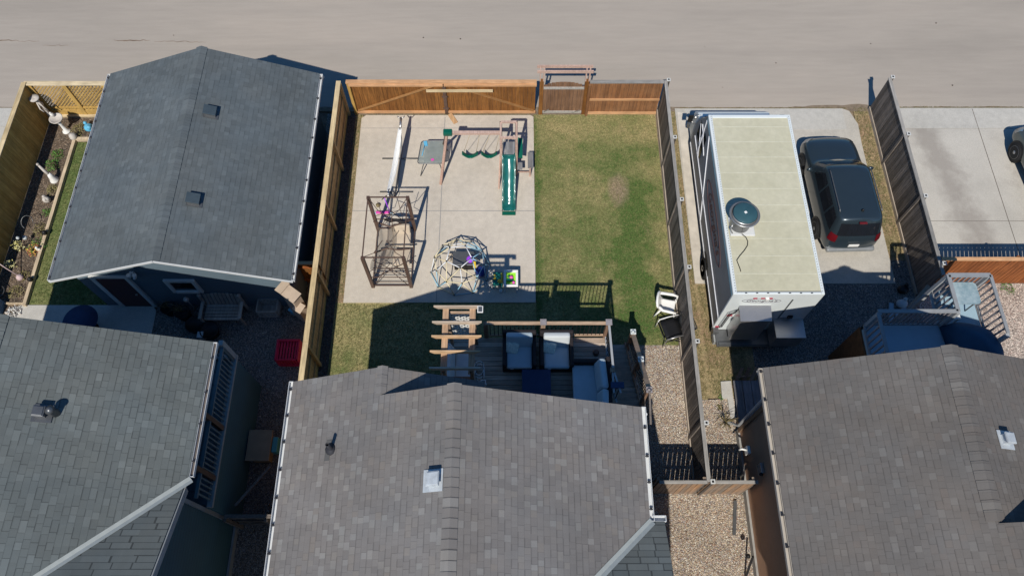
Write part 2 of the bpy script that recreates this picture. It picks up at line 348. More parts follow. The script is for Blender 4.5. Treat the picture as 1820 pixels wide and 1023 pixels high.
M_sh_g = shingles('shingles_garage', S_gar, 'x', 0.135, 0.17, 0.13, 6.0, 0.82)
M_cap_c = shingles('ridge_shingles_center', S_grey, 'y', 0.2, 3.0, seed=1, lines=0.93); M_cap_r = shingles('ridge_shingles_right', S_brown, 'y', 0.2, 3.0, seed=1, lines=0.93)
M_cap_g = shingles('ridge_shingles_garage', S_gar, 'y', 0.2, 3.0, seed=1, lines=0.93); M_cap_l = shingles('ridge_shingles_left', S_cool, 'y', 0.2, 3.0, seed=1, lines=0.93)
M_gutter = plain('gutter_white', (0.60, 0.61, 0.61), 0.4, var=0.06)
M_gutter_tan = plain('gutter_tan', (0.42, 0.38, 0.33), 0.45, var=0.15, scale=1.2)
M_bracket = plain('bracket_dark', (0.03, 0.03, 0.035), 0.6)
M_flash = plain('valley_metal', (0.42, 0.44, 0.41), 0.5, 0.25, var=0.08)
M_fascia = plain('fascia', (0.45, 0.44, 0.42), 0.5)
M_sid_c = siding('siding_beige', (0.36, 0.33, 0.28)); M_sid_l = siding('siding_slate', (0.05, 0.12, 0.14)); M_sid_r = siding('siding_brown', (0.36, 0.215, 0.14), 0.1)
M_sid_g = siding('siding_pale_blue', (0.12, 0.165, 0.20), 0.12)
M_trim = plain('trim_white', (0.62, 0.62, 0.60), 0.5, var=0.05); M_trim_grey = plain('trim_grey', (0.30, 0.31, 0.31), 0.5)
M_glassdark = plain('window_glass', (0.012, 0.014, 0.018), 0.06, var=0.1, spec=0.6)
M_ceddk = wood('fence_cedar', (0.165, 0.070, 0.016), (0.30, 0.135, 0.035), (0.17, 0.062, 0.014), streak=0.5)
M_cedcap = wood('fence_cedar_pale', (0.50, 0.27, 0.13), (0.62, 0.36, 0.19), axis=0)
M_cedcapy = wood('fence_cedar_pale_long', (0.50, 0.30, 0.15), (0.60, 0.40, 0.22), axis=1)
M_gold = wood('fence_pine', (0.44, 0.27, 0.075), (0.56, 0.37, 0.12), None)
M_goldcap = wood('fence_pine_pale', (0.58, 0.44, 0.25), (0.66, 0.52, 0.31), axis=1)
M_goldcapx = wood('fence_pine_pale_cross', (0.56, 0.44, 0.26), (0.62, 0.5, 0.32), axis=0)
M_greyw = wood('fence_weathered', (0.085, 0.072, 0.063), (0.20, 0.170, 0.148), None, streak=0.5)
M_greycap = wood('fence_weathered_pale', (0.30, 0.285, 0.26), (0.40, 0.375, 0.34), axis=1)
M_mixw = wood('fence_weathered_mixed', (0.17, 0.125, 0.09), (0.42, 0.20, 0.07), (0.27, 0.24, 0.21))
M_ironpost = plain('post_cap', (0.55, 0.55, 0.53), 0.5); M_black = plain('black', (0.012, 0.012, 0.013), 0.5)
M_orange = wood('fence_red_cedar', (0.17, 0.045, 0.010), (0.28, 0.085, 0.022), (0.34, 0.12, 0.04), streak=0.5)
M_deck = wood('deck_boards', (0.34, 0.26, 0.20), (0.52, 0.42, 0.335), axis=0)
M_deckpost = wood('deck_post', (0.22, 0.13, 0.085), (0.34, 0.24, 0.17)); M_rail = wood('rail_wood', (0.34, 0.22, 0.14), (0.46, 0.33, 0.23), axis=0)
M_railgrey = plain('rail_painted', (0.34, 0.35, 0.36), 0.5, var=0.06); M_deckblue = plain('deck_painted', (0.30, 0.42, 0.50), 0.6, var=0.07, scale=3)
M_pergola = wood('pergola_wood', (0.52, 0.32, 0.17), (0.62, 0.42, 0.25), axis=0); M_pergola2 = wood('pergola_wood_bleached', (0.46, 0.36, 0.27), (0.56, 0.46, 0.36), axis=0)
M_cushion = plain('cushion_grey_blue', (0.42, 0.50, 0.54), 0.9, var=0.06, bump=0.2, bscale=150)
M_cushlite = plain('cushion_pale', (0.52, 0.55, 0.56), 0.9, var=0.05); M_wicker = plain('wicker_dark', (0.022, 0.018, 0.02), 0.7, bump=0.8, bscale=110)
M_pillow = plain('pillow_pattern', (0.62, 0.68, 0.60), 0.9, var=0.3, scale=22)
M_navy = plain('navy_fabric', (0.03, 0.05, 0.11), 0.8)
M_white = plain('white_plastic', (0.78, 0.77, 0.74), 0.35, var=0.04); M_green = plain('green_plastic', (0.004, 0.10, 0.065), 0.3, var=0.1)
M_slide = plain('slide_green', (0.01, 0.12, 0.10), 0.26, var=0.3, scale=3, spec=0.8, coat=0.8)
M_brownmetal = plain('brown_metal', (0.12, 0.075, 0.058), 0.5, 0.2); M_mesh = plain('mesh_cloth', (0.30, 0.25, 0.20), 0.9, var=0.2)
M_beige = plain('beige_cushion', (0.52, 0.43, 0.33), 0.9); M_pinkwood = wood('playset_wood', (0.42, 0.27, 0.21), (0.54, 0.38, 0.31), axis=1)
M_greyplank = wood('grey_plank', (0.17, 0.165, 0.165), (0.26, 0.255, 0.255), axis=1)
M_chain = plain('chain_yellow', (0.46, 0.36, 0.22), 0.5); M_steel = plain('stainless', (0.46, 0.45, 0.44), 0.32, 0.75, var=0.08, scale=2)
M_steeldk = plain('dark_steel', (0.16, 0.165, 0.17), 0.4, 0.6)
M_pink = plain('pink_plastic', (0.75, 0.10, 0.42), 0.4); M_purple = plain('purple_plastic', (0.35, 0.07, 0.75), 0.35); M_blueball = plain('blue_ball', (0.015, 0.035, 0.20), 0.35)
M_red = plain('red_plastic', (0.62, 0.02, 0.07), 0.5); M_lime = plain('lime_plastic', (0.30, 0.72, 0.04), 0.4); M_yellow = plain('yellow_plastic', (0.78, 0.55, 0.06), 0.4)
M_teal = plain('teal_plastic', (0.10, 0.36, 0.38), 0.4); M_skyblue = plain('sky_blue_plastic', (0.12, 0.42, 0.62), 0.4)
M_tubeblue = plain('dome_bar_blue', (0.30, 0.52, 0.64), 0.35); M_tubecream = plain('dome_bar_cream', (0.74, 0.64, 0.42), 0.35); M_tubewhite = plain('dome_bar_white', (0.72, 0.74, 0.76), 0.35)
M_leaf = plain('leaves', (0.05, 0.13, 0.02), 0.7, var=0.5, scale=9); M_leafdry = plain('dry_plant', (0.20, 0.16, 0.08), 0.8, var=0.4, scale=9)
M_stone = plain('statue_stone', (0.50, 0.46, 0.42), 0.8, var=0.15); M_edge = wood('edging_timber', (0.46, 0.36, 0.24), (0.58, 0.46, 0.32), axis=1)
M_card = plain('cardboard', (0.46, 0.36, 0.27), 0.9, var=0.1, scale=5); M_ply = plain('plywood', (0.36, 0.25, 0.16), 0.85, var=0.15, scale=3)
M_foundation = plain('foundation_concrete', (0.30, 0.29, 0.27), 0.9)
M_rubber = plain('tyre_rubber', (0.018, 0.018, 0.019), 0.8); M_alloy = plain('alloy', (0.34, 0.34, 0.35), 0.35, 0.7)

# ---------------------------------------------------------------- ground, alley, yards
def flat(name, poly, z, m, n=1):
    mb = MB(); mb.sheet(poly, z); return struct(name, mb, m)
def rect(x0, x1, y0, y1): return [(x0, y0), (x1, y0), (x1, y1), (x0, y1)]
flat('ground', rect(-400, 400, -400, 400), -0.06, M_dirt)
def slab(name, poly, z, m, th=0.08):
    mb = MB(); mb.prism(poly, z - th, z); return struct(name, mb, m)
slab('alley', rect(-90, 90, 18.13, 32), 0.0, M_alley)
# broken dirt and weed edge of the alley
mb = MB(); pts = []; x = -30.0; top = []; bot = []
while x < 40:
    top.append((x, 18.19 + random.uniform(-0.02, 0.06) + (0.10 if 11 < x < 13.4 else 0))); bot.append((x, 18.0)); x += 0.3
for i in range(len(top) - 1): mb.add([(bot[i][0], bot[i][1], 0.006), (bot[i + 1][0], bot[i + 1][1], 0.006), (top[i + 1][0], top[i + 1][1], 0.006), (top[i][0], top[i][1], 0.006)], [(0, 1, 2, 3)])
struct('alley_verge', mb, M_dirt)
def crack(pts, w):
    mb = MB()
    for (a, b), (c, d) in zip(pts[:-1], pts[1:]): mb.bar((a, b, 0.003), (c, d, 0.003), w * random.uniform(0.5, 1.3), 0.004)
    return mb
mb = MB(); M_crack = plain('crack', (0.17, 0.12, 0.085), 0.95, var=0.25)
for x0, x1, y, w in ((-15.5, -14.1, 21.45, 0.05), (-20.6, -19.2, 21.45, 0.04), (-13.9, -11.9, 21.38, 0.018), (-18.2, -17.2, 21.2, 0.014), (-19.2, -18.4, 21.42, 0.012)):
    n = int((x1 - x0) / 0.12); pts = [(x0 + (x1 - x0) * i / n, y + random.uniform(-0.035, 0.035)) for i in range(n + 1)]
    for i in range(n):
        ww = w * math.sin(math.pi * (i + 0.6) / (n + 0.6)) * random.uniform(0.6, 1.2) + 0.006
        (a, b), (c, d) = pts[i], pts[i + 1]; mb.add([(a, b - ww / 2, 0.004), (c, d - ww / 2, 0.004), (c, d + ww / 2, 0.004), (a, b + ww / 2, 0.004)], [(0, 1, 2, 3)])
struct('alley_crack', mb, M_crack)
mb = MB()
for i in range(16):
    x, y = random.uniform(-18, 19), random.uniform(18.6, 24.5); r = random.uniform(0.015, 0.04); mb.ball((x, y, 0.005), r, 6, sq=(1, 1, 0.5))
tag(mb.build('pebble', M_dirtdark), 'loose pebbles scattered over the alley surface', 'pebbles', kind='stuff')

# middle yard
slab('lawn', [(0.79, 8.77), (5.28, 8.77), (5.28, 17.86), (0.79, 17.86)], 0.0, M_lawn)
slab('lawn_strip', [(-5.75, 4.9), (3.6, 4.9), (3.6, 8.77), (0.79, 8.77), (0.79, 10.24), (-5.75, 10.24)], -0.002, M_lawn2)
slab('concrete_pad', [(-5.48, 10.24), (0.77, 10.24), (0.79, 17.72), (0.68, 17.8), (-5.35, 17.8), (-5.52, 17.66)], 0.05, M_pad, 0.12)
slab('lawn_edge', rect(-5.75, -5.47, 10.24, 17.86), 0.0, M_weeds)
slab('fence_strip', rect(-6.1, -5.75, 4.9, 17.9), -0.004, M_dirtdark)
mb = MB(); mb.b2(-5.5, 0.78, 13.69, 13.712, 0.05, 0.052); mb.b2(-2.47, -2.445, 10.25, 17.7, 0.05, 0.0525)
mb.b2(-5.5, 0.78, 17.2, 17.215, 0.05, 0.0515); struct('pad_joint', mb, plain('pad_joint_grey', (0.27, 0.26, 0.25), 0.9))
slab('side_gravel', [(2.4, -3), (6.75, -3), (6.75, 4.15), (5.3, 4.15), (5.3, 8.77), (2.4, 8.77)], 0.004, M_gravel)
# right yard
slab('driveway', [(6.02, 10.93), (12.62, 10.93), (12.62, 16.6), (12.66, 17.4), (12.45, 18.0), (12.2, 18.12), (6.02, 18.12)], 0.03, M_drive)
slab('driveway_apron', rect(6.4, 12.2, 17.15, 18.1), 0.035, M_apron, 0.02)
mb = MB(); mb.b2(6.05, 12.6, 14.45, 14.465, 0.03, 0.033); mb.b2(9.28, 9.3, 10.95, 17.1, 0.03, 0.033); struct('driveway_joint', mb, M_joint)
slab('driveway_strip', [(6.02, 10.95), (6.3, 10.95), (6.42, 17.9), (6.1, 17.95)], 0.04, plain('worn_cement', (0.56, 0.51, 0.44), 0.9, var=0.18, scale=2.5), 0.03)
slab('side_verge', rect(5.34, 6.02, 6.9, 18.1), -0.004, M_weeds)
slab('corner_verge', rect(12.62, 13.18, 11.8, 18.12), 0.0, M_weeds)
slab('back_verge', rect(6.02, 7.6, 7.05, 10.93), -0.003, M_weeds)
slab('back_gravel', [(7.6, 5.0), (13.18, 5.0), (13.18, 11.8), (12.62, 11.8), (12.62, 10.93), (7.6, 10.93)], 0.002, M_gravel_dark)
slab('side_path_gravel', [(5.34, 4.15), (7.6, 4.15), (7.6, 7.05), (5.34, 6.95)], 0.003, M_gravel)
# far right yard
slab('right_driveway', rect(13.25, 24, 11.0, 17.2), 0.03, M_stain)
slab('right_driveway_apron', rect(13.25, 24, 17.215, 18.14), 0.035, M_apron)
mb = MB(); mb.b2(17.0, 17.02, 11, 18.1, 0.035, 0.0385); mb.b2(13.3, 24, 13.3, 13.315, 0.03, 0.033); struct('right_driveway_joint', mb, M_joint)
slab('right_yard_gravel', rect(13.2, 24, -3, 10.95), 0.0, M_gravel_pale)
# left yard
slab('left_lawn', rect(-15.75, -13.2, 10.15, 16.62), 0.0, M_lawn_left)
slab('garden_bed', rect(-16.95, -15.75, 9.2, 17.85), 0.012, M_bed)
slab('garden_bed_end', rect(-15.75, -13.2, 16.62, 17.85), 0.012, M_bed)
slab('side_patio', [(-16.4, 6.0), (-11.5, 6.0), (-11.5, 9.95), (-11.68, 10.15), (-16.0, 10.15)], 0.03, M_shadepatio)
slab('left_gravel', [(-11.5, -3), (-5.0, -3), (-5.0, 4.9), (-6.12, 4.9), (-6.12, 17.9), (-6.8, 17.9), (-6.8, 10.2), (-11.5, 10.2)], 0.0, M_gravel_dark)
slab('left_apron', rect(-30, -17.05, 17.3, 18.14), 0.035, M_apron); slab('left_driveway', rect(-30, -17.05, 10, 17.285), 0.03, M_stain)
# far side of the alley, out of the picture
slab('far_verge', rect(-90, 90, 32, 60), -0.01, M_weeds)
# small stones sitting proud in the gravel
def stones(name, areas, m, n, label):
    mb = MB()
    for x0, x1, y0, y1 in areas:
        for i in range(int(n * (x1 - x0) * (y1 - y0))):
            r = random.uniform(0.010, 0.022); mb.ball((random.uniform(x0, x1), random.uniform(y0, y1), 0.01), r, 5, t=random.random(), sq=(1, random.uniform(0.6, 1), 0.6))
    tag(mb.build(name, m), label, 'gravel', kind='stuff')
def stone_mat(name, cols):
    t = NT(name); n = len(cols); return t.done(t.ramp(t.attr(), [((i + 0.5) / n, c) for i, c in enumerate(cols)]), 0.8)
M_st1 = stone_mat('stones_mixed', [(0.34, 0.2, 0.14), (0.5, 0.42, 0.28), (0.22, 0.2, 0.22), (0.62, 0.56, 0.46), (0.42, 0.28, 0.2), (0.72, 0.70, 0.64)])
stones('gravel_stones', [(3.5, 5.25, 4.3, 8.7), (3.0, 6.6, 1.5, 4.05), (5.4, 6.5, 4.4, 6.9)], M_st1, 130, 'mixed brown and white stones of the sunlit gravel by the middle fence')
stones('yard_stones', [(-11.4, -6.2, 3, 9.9), (7.7, 13, 6.2, 10.9)], M_st1, 45, 'grey stones in the shaded side yards')
# blades and tufts over the lawns
def tufts(name, areas, m, dens, h, label):
    mb = MB()
    for x0, x1, y0, y1 in areas:
        for i in range(int(dens * (x1 - x0) * (y1 - y0))):
            x, y = random.uniform(x0, x1), random.uniform(y0, y1); a = random.uniform(0, 6.28); hh = h * random.uniform(0.5, 1.3)
            for q in range(3):
                b = a + q * 2.1; dx, dy = math.cos(b), math.sin(b); w = 0.006
                mb.add([(x - dy * w, y + dx * w, 0.0), (x + dy * w, y - dx * w, 0.0), (x + dx * hh * 0.7, y + dy * hh * 0.7, hh)], [(0, 1, 2)], random.random())
    tag(mb.build(name, m), label, 'grass', kind='stuff')
def blade_mat(name, a, b):
    t = NT(name); return t.done(t.mix(t.attr(), a, b), 0.9, 0, 0.1)
tufts('lawn_blades', [(0.85, 5.2, 8.8, 17.8), (-5.7, -1.0, 7.0, 10.2)], blade_mat('blades_a', (0.10, 0.14, 0.045), (0.29, 0.25, 0.12)), 260, 0.05, 'thin dry grass blades over the middle lawn')
tufts('side_lawn_blades', [(-15.7, -13.2, 10.2, 16.6)], blade_mat('blades_b', (0.06, 0.13, 0.03), (0.18, 0.19, 0.07)), 300, 0.05, 'grass blades of the narrow lawn beside the dark garage roof')
tufts('weed_blades', [(5.4, 6.0, 7, 18), (12.65, 13.1, 11.9, 18.15), (6.1, 7.3, 7.1, 10.8), (-5.74, -5.48, 10.3, 17.8), (0.76, 0.86, 9, 17.8)], blade_mat('blades_c', (0.11, 0.14, 0.045), (0.36, 0.27, 0.15)), 420, 0.07, 'straggly weeds and dry grass along the fences')
tufts('pad_edge_weeds', [(-5.3, -2.6, 17.17, 17.22), (-5.3, 0.7, 17.76, 17.86), (6.2, 12.4, 18.1, 18.16), (13.4, 19, 18.12, 18.2)], blade_mat('blades_d', (0.13, 0.13, 0.05), (0.32, 0.25, 0.14)), 1500, 0.05, 'weeds growing in the joints and slab edges')
# ---------------------------------------------------------------- buildings
def slope(name, poly, zf, m, parent, th=0.12):
    mb = MB(); mb.prism(poly, lambda x, y: zf(x, y) - th, zf); return mb.build(name, m, parent)
M_liner = plain('gutter_inside_shade', (0.13, 0.11, 0.10), 0.8, var=0.3, scale=3)  # dark colour standing in for the shade inside the gutter
def gutter_y(parent, x, y0, y1, z, side, m, pitch=0.65, off0=0.3, liner=None):
    """open half-box gutter along y; side=+1 means the gutter hangs off the +x edge"""
    mb = MB(); w, h, t = 0.10, 0.10, 0.010; X = lambda a: x + side * a
    mb.b2(X(0.0), X(t), y0, y1, z - h, z - 0.01); mb.b2(X(w - t), X(w), y0, y1, z - h, z + 0.005)
    mb.b2(X(t), X(w - t), y0, y1, z - h, z - h + t); mb.b2(X(0), X(w), y0 - 0.012, y0, z - h, z); mb.b2(X(0), X(w), y1, y1 + 0.012, z - h, z)
    g = mb.build('gutter', m, parent)
    if liner: lb = MB(); lb.b2(X(0.012), X(w - 0.014), y0, y1, z - h + t, z - h + t + 0.025); lb.build('gutter_shade_strip', liner, g)  # dark strip paints the shaded trough, nothing lies in it
    y = y0 + off0; first = None; o = root_loc(parent)
    while y < y1 - 0.05:
        if first is None:
            b = MB(); b.b2(X(-0.03), X(w - 0.014), y - 0.012, y + 0.012, z - 0.018, z - 0.004); b.b2(X(0.025), X(0.07), y - 0.02, y + 0.04, z - 0.05, z - 0.02)
            first = b.build('gutter_bracket', M_bracket, g); fy = y
        else:
            c = first.copy(); COL.objects.link(c); c.parent = g; c.location = (0, y - fy, 0)
        y += pitch * random.uniform(0.9, 1.1)
    return g
def ridge_cap(parent, x, y0, y1, z, s, m, w=0.17, s2=None):
    mb = MB(); n = int((y1 - y0) / 0.2); s2 = s if s2 is None else s2
    for i in range(n):
        a = y0 + (y1 - y0) * i / n; b = y0 + (y1 - y0) * (i + 1) / n + 0.02; e = 0.03; tt = random.random()
        mb.add([(x - w, a, z - w * s + 0.012), (x, a, z + 0.022), (x + w, a, z - w * s2 + 0.012), (x - w, b, z - w * s + 0.012 + e * .5), (x, b, z + 0.022 + e * .5), (x + w, b, z - w * s2 + 0.012 + e * .5)],
               [(0, 1, 4, 3), (1, 2, 5, 4), (3, 4, 1, 0)][:2], tt)
    return mb.build('ridge_cap', m, parent)
def box_vent(parent, x, y, z, sl, m, dark=M_bracket, flip=1, w=0.42):
    """square roof vent following an x slope (dz/dx = sl)"""
    ry = math.atan(sl) * -1; mb = MB(); mb.box((x, y, z + 0.02), (w + 0.16, w + 0.16, 0.015), (0, ry, 0)); mb.box((x, y, z + 0.10), (w * 0.8, w * 0.8, 0.16), (0, ry, 0))
    v = mb.build('roof_vent', m, parent); c = MB(); c.box((x, y, z + 0.20), (w, w, 0.05), (0, ry, 0)); c.box((x, y, z + 0.235), (w * 0.86, w * 0.86, 0.02), (0, ry, 0)); c.build('vent_hood', m, v, bevel=0.015)
    return v
def pipe_vent(parent, x, y, z, h=0.35, r=0.045, m=None):
    mb = MB(); mb.lathe([(0.14, 0), (0.13, 0.03), (0.06, 0.07), (r, 0.09), (r, h), (r * 0.75, h), (r * 0.75, h - 0.1)], (x, y, z), 12)
    return mb.build('vent_pipe', m or M_bracket, parent)

M_ventpale = plain('vent_galvanised', (0.50, 0.53, 0.55), 0.45, 0.2, var=0.15, scale=8)
# ---- middle house
CX = thing('house', 'middle house with mottled grey shingle roof and white gutters on both sides', 'house', (-1.1, 0, 0))
zl = lambda x, y: 5.0 + 0.46 * (x + 5.34)
zr = lambda x, y: 5.15 + 0.40 * (3.10 - x)
rx = (5.15 + 1.24 - 5.0 - 0.46 * 5.34) / 0.86; rz_ = zl(rx, 0)
bx = -2.95; zb = lambda x, y: zl(bx, 0) - 0.46 * (x - bx)
zc = lambda x, y: 5.15 + 0.43 * (2.61 - y)
yc = 2.61 - (rz_ - 5.15) / 0.43
r1 = slope('roof', [(-5.27, -9), (rx, -9), (rx, 5.2), (bx, 5.2), (bx, 5.87), (-5.27, 5.87)], zl, M_sh_c, CX)
slope('roof', [(rx, yc), (3.05, 2.565), (3.05, 5.2), (rx, 5.2)], zr, M_sh_c, CX)
slope('bump_roof', [(bx, 4.6), (-0.65, 4.6), (-0.65, 5.87), (bx, 5.87)], zb, M_sh_c, CX)
slope('cross_roof', [(rx, yc), (3.37, yc), (3.37, 2.61), (3.10, 2.61)], zc, M_sh_cy, CX)
zc2 = lambda x, y: rz_ - 0.43 * (yc - y)
slope('cross_roof', [(rx, yc - 4.1), (3.37, yc - 4.1), (3.37, yc), (rx, yc)], zc2, M_sh_cy, CX)
slope('roof', [(rx, -9), (3.10, -9), (3.10, yc - 4.1), (rx, yc - 4.1)], zr, M_sh_c, CX)
ridge_cap(CX, rx, yc, 5.2, rz_, 0.46, M_cap_c, 0.16, 0.40); ridge_cap(CX, bx, 5.22, 5.87, zl(bx, 0), 0.46, M_cap_c, 0.12)
g = gutter_y(CX, -5.27, 1.0, 5.87, 5.02, -1, M_gutter); gutter_y(CX, 3.05, 2.62, 5.2, 5.16, 1, M_gutter, 0.62, 0.25)
mb = MB(); mb.b2(3.12, 3.40, 2.6, 2.615, 5.03, 5.15); mb.b2(3.12, 3.40, 2.72, 2.732, 5.03, 5.16); mb.b2(3.12, 3.40, 2.615, 2.72, 5.03, 5.045); mb.b2(3.4, 3.412, 2.6, 2.732, 5.03, 5.16); mb.build('cross_gutter', M_gutter, CX)
def valley(parent, p, q, zf, m, w=0.1):
    (x0, y0), (x1, y1) = p, q; d = Vector((x1 - x0, y1 - y0)).normalized(); n = Vector((-d.y, d.x)) * w; mb = MB()
    a, b = zf; f = lambda x, y: max(a(x, y), b(x, y)) if False else (min(a(x, y), b(x, y)))
    N = 14
    for i in range(N):
        u, v = i / N, (i + 1) / N; L = lambda s: (x0 + (x1 - x0) * s, y0 + (y1 - y0) * s)
        (ax, ay), (bx_, by) = L(u), L(v)
        for sg in (1, -1):
            P = [(ax, ay), (bx_, by), (bx_ + n.x * sg, by + n.y * sg), (ax + n.x * sg, ay + n.y * sg)]
            mb.add([(x, y, max(a(x, y), b(x, y)) + 0.012) for x, y in P], [(0, 1, 2, 3)])
    return mb.build('valley_flashing', m, parent)
valley(CX, (3.10, 2.61), (rx + 0.3, 2.61 - (3.10 - rx - 0.3) / 1.075), (zr, zc), M_flash, 0.085)
def fascia_rake(parent, pts, m, th=0.2, w=0.03):
    mb = MB()
    for (a, b) in zip(pts[:-1], pts[1:]): mb.bar((a[0], a[1], a[2] - th / 2 - 0.012), (b[0], b[1], b[2] - th / 2 - 0.012), w, th)
    return mb.build('fascia', m, parent)
fascia_rake(CX, [(-5.34, 5.84, 4.9), (bx, 5.84, zl(bx, 0) - .1), (-0.65, 5.84, zb(-0.65, 0) - .1)], M_fascia); fascia_rake(CX, [(bx, 5.17, zl(bx, 0) - .1), (rx, 5.17, rz_ - .1), (3.10, 5.17, 5.05)], M_fascia)
mb = MB(); mb.prism([(-4.95, -8.5), (2.72, -8.5), (2.72, 4.9), (-4.95, 4.9)], 0, lambda x, y: min(zl(x, y), zr(x, y)) - 0.15)
mb.b2(-4.95, -1.05, 4.9, 5.5, 0, 4.9); mb.prismx([(4.9, 4.9), (5.5, 4.9), (5.5, 4.95), (4.9, 4.95)], -4.9, -1.1)
mb.b2(2.72, 3.02, -7, 2.2, 0, 4.95); mb.build('wall', M_sid_c, CX)
mb = MB(); mb.prism([(-4.7, 4.92), (-1.3, 4.92), (-1.3, 5.48), (-4.7, 5.48)], 4.85, lambda x, y: min(zl(x, y), zb(x, y)) - 0.16); mb.build('gable_wall', M_sid_c, CX)
mb = MB(); mb.prism([(-1.0, 4.88), (2.6, 4.88), (2.6, 4.9), (-1.0, 4.9)], 2.5, 4.6)
pipe_vent(CX, -4.05, 4.1, zl(-4.05, 0), 0.42); box_vent(CX, -1.62, 3.18, zl(-1.62, 0), 0.46, M_ventpale, w=0.30)
mb = MB(); mb.prism([(-4.20, 3.85), (-4.08, 3.85), (-4.06, 4.32), (-4.18, 4.32)], lambda x, y: zl(x, y), lambda x, y: zl(x, y) + 0.01); mb.build('roof_patch', plain('patch', (0.10, 0.098, 0.095), 0.9), CX)
# deck door and light on the north wall
dr = MB(); dr.b2(-0.6, 0.35, 4.9, 4.95, 2.52, 4.6); dr.build('door', M_glassdark, CX); dr = MB()
for x0, x1, z0, z1 in ((-0.7, -0.6, 2.52, 4.7), (0.35, 0.45, 2.52, 4.7), (-0.6, 0.35, 4.6, 4.7)): dr.b2(x0, x1, 4.9, 4.97, z0, z1)
dr.build('door_frame', M_trim, CX)
mb = MB(); mb.lathe([(0.03, 0), (0.04, 1.6), (0.04, 1.62)], (3.18, 5.1, 3.3), 8); mb.build('downspout', M_gutter, CX)

# ---- left house
LH = thing('house', 'left house with cool grey shingle roof, slate green siding and railed porch under its eave', 'house', (-11.6, 0, 0))
zl2 = lambda x, y: 5.0 + 0.385 * (-7.3 - x)
lrx = -11.62; lz = zl2(lrx, 0)
zw2 = lambda x, y: lz - 0.385 * (lrx - x)
zc3 = lambda x, y: 5.0 + 0.426 * (3.55 - y); lyc = 3.55 - (lz - 5.0) / 0.426
slope('roof', [(lrx, lyc), (-7.37, 3.48), (-7.37, 6.9), (lrx, 6.9)], zl2, M_sh_l, LH)
slope('roof', [(-15.94, -9), (lrx, -9), (lrx, 6.9), (-15.94, 6.9)], zw2, M_sh_l, LH)
slope('cross_roof', [(lrx, lyc), (-7.42, lyc), (-7.42, 3.42), (-7.45, 3.45)], zc3, M_sh_ly, LH)
slope('cross_roof', [(lrx, lyc - 4), (-7.42, lyc - 4), (-7.42, lyc), (lrx, lyc)], lambda x, y: lz - 0.426 * (lyc - y), M_sh_ly, LH)
ridge_cap(LH, lrx, lyc, 6.9, lz, 0.385, M_cap_l); gutter_y(LH, -7.37, 3.62, 6.88, 5.02, 1, M_gutter, 0.8, 0.35, M_liner)
valley(LH, (-7.3, 3.55), (lrx + 0.3, 3.55 - (4.02) / 1.107), (zl2, zc3), M_flash, 0.085)
fascia_rake(LH, [(lrx, 6.86, lz - .1), (-7.3, 6.86, 4.9)], M_trim_grey); fascia_rake(LH, [(lrx, 6.86, lz - .1), (-15.94, 6.86, 4.9)], M_trim_grey)
mb = MB(); mb.bar((-7.40, 3.35, 4.95), (-7.40, lyc, lz - 0.12), 0.03, 0.18); mb.build('fascia', M_trim_grey, LH)
mb = MB(); mb.prism([(-15.5, -8), (-9.3, -8), (-9.3, 6.5), (-15.5, 6.5)], 0, lambda x, y: min(zl2(x, y), zw2(x, y)) - 0.16)
mb.prism([(-9.3, -8), (-7.88, -8), (-7.88, 3.3), (-9.3, 3.3)], 0, lambda x, y: min(zl2(x, y), 6.9) - 0.18); mb.build('wall', M_sid_l, LH)
mb = MB(); mb.b2(-7.9, -7.84, 3.24, 3.34, 0, 4.6); mb.b2(-7.86, -7.80, -6, 3.3, 0.0, 0.25); mb.build('corner_board', M_trim_grey, LH)
pr = MB(); pr.b2(-9.3, -7.75, 3.34, 7.42, 0.0, 2.45); pr.build('porch_skirt', M_sid_l, LH)
pr = MB()
for i in range(11): pr.b2(-9.28, -7.78, 3.4 + i * 0.36, 3.4 + i * 0.36 + 0.345, 2.45, 2.5)
pr.build('porch_floor', plain('porch_boards', (0.10, 0.14, 0.16), 0.7), LH)
pr = MB(); pr.b2(-7.80, -7.66, 3.34, 7.48, 2.5, 2.6); pr.b2(-9.3, -7.8, 7.36, 7.48, 2.5, 2.6); pf = pr.build('porch_rim', M_trim_grey, LH)
pr = MB(); pr.b2(-7.77, -7.69, 3.4, 7.45, 3.5, 3.56); pr.b2(-9.3, -7.77, 7.38, 7.45, 3.5, 3.56)
y = 3.5
while y < 7.35: pr.b2(-7.75, -7.71, y, y + 0.035, 2.6, 3.5); y += 0.13
x = -9.2
while x < -7.8: pr.b2(x, x + 0.035, 7.40, 7.44, 2.6, 3.5); x += 0.13
pr.build('porch_railing', plain('porch_slate', (0.12, 0.17, 0.19), 0.5), LH)
pp = MB(); pp.b2(-7.79, -7.67, 7.33, 7.47, 2.6, 3.7); p0 = pp.build('porch_post', M_trim_grey, LH)
pp = MB(); pp.b2(-7.80, -7.68, 5.32, 5.44, 2.6, 4.82); pp.build('porch_post', M_brownmetal, LH)
pp = MB(); pp.b2(-7.80, -7.68, 4.0, 4.12, 2.6, 4.82); pp.build('porch_post', M_brownmetal, LH)
wd = MB(); wd.b2(-9.3, -9.26, 4.6, 5.6, 2.5, 4.6); wd.build('porch_door', M_glassdark, LH)
box_vent(LH, -10.35, 4.75, zl2(-10.35, 0), -0.385, M_steeldk, w=0.24); mb = MB(); mb.lathe([(0.09, 0), (0.08, 0.26), (0.11, 0.28), (0.02, 0.34)], (-10.12, 4.78, zl2(-10.12, 0)), 12); mb.build('chimney_cap', M_steeldk, LH)

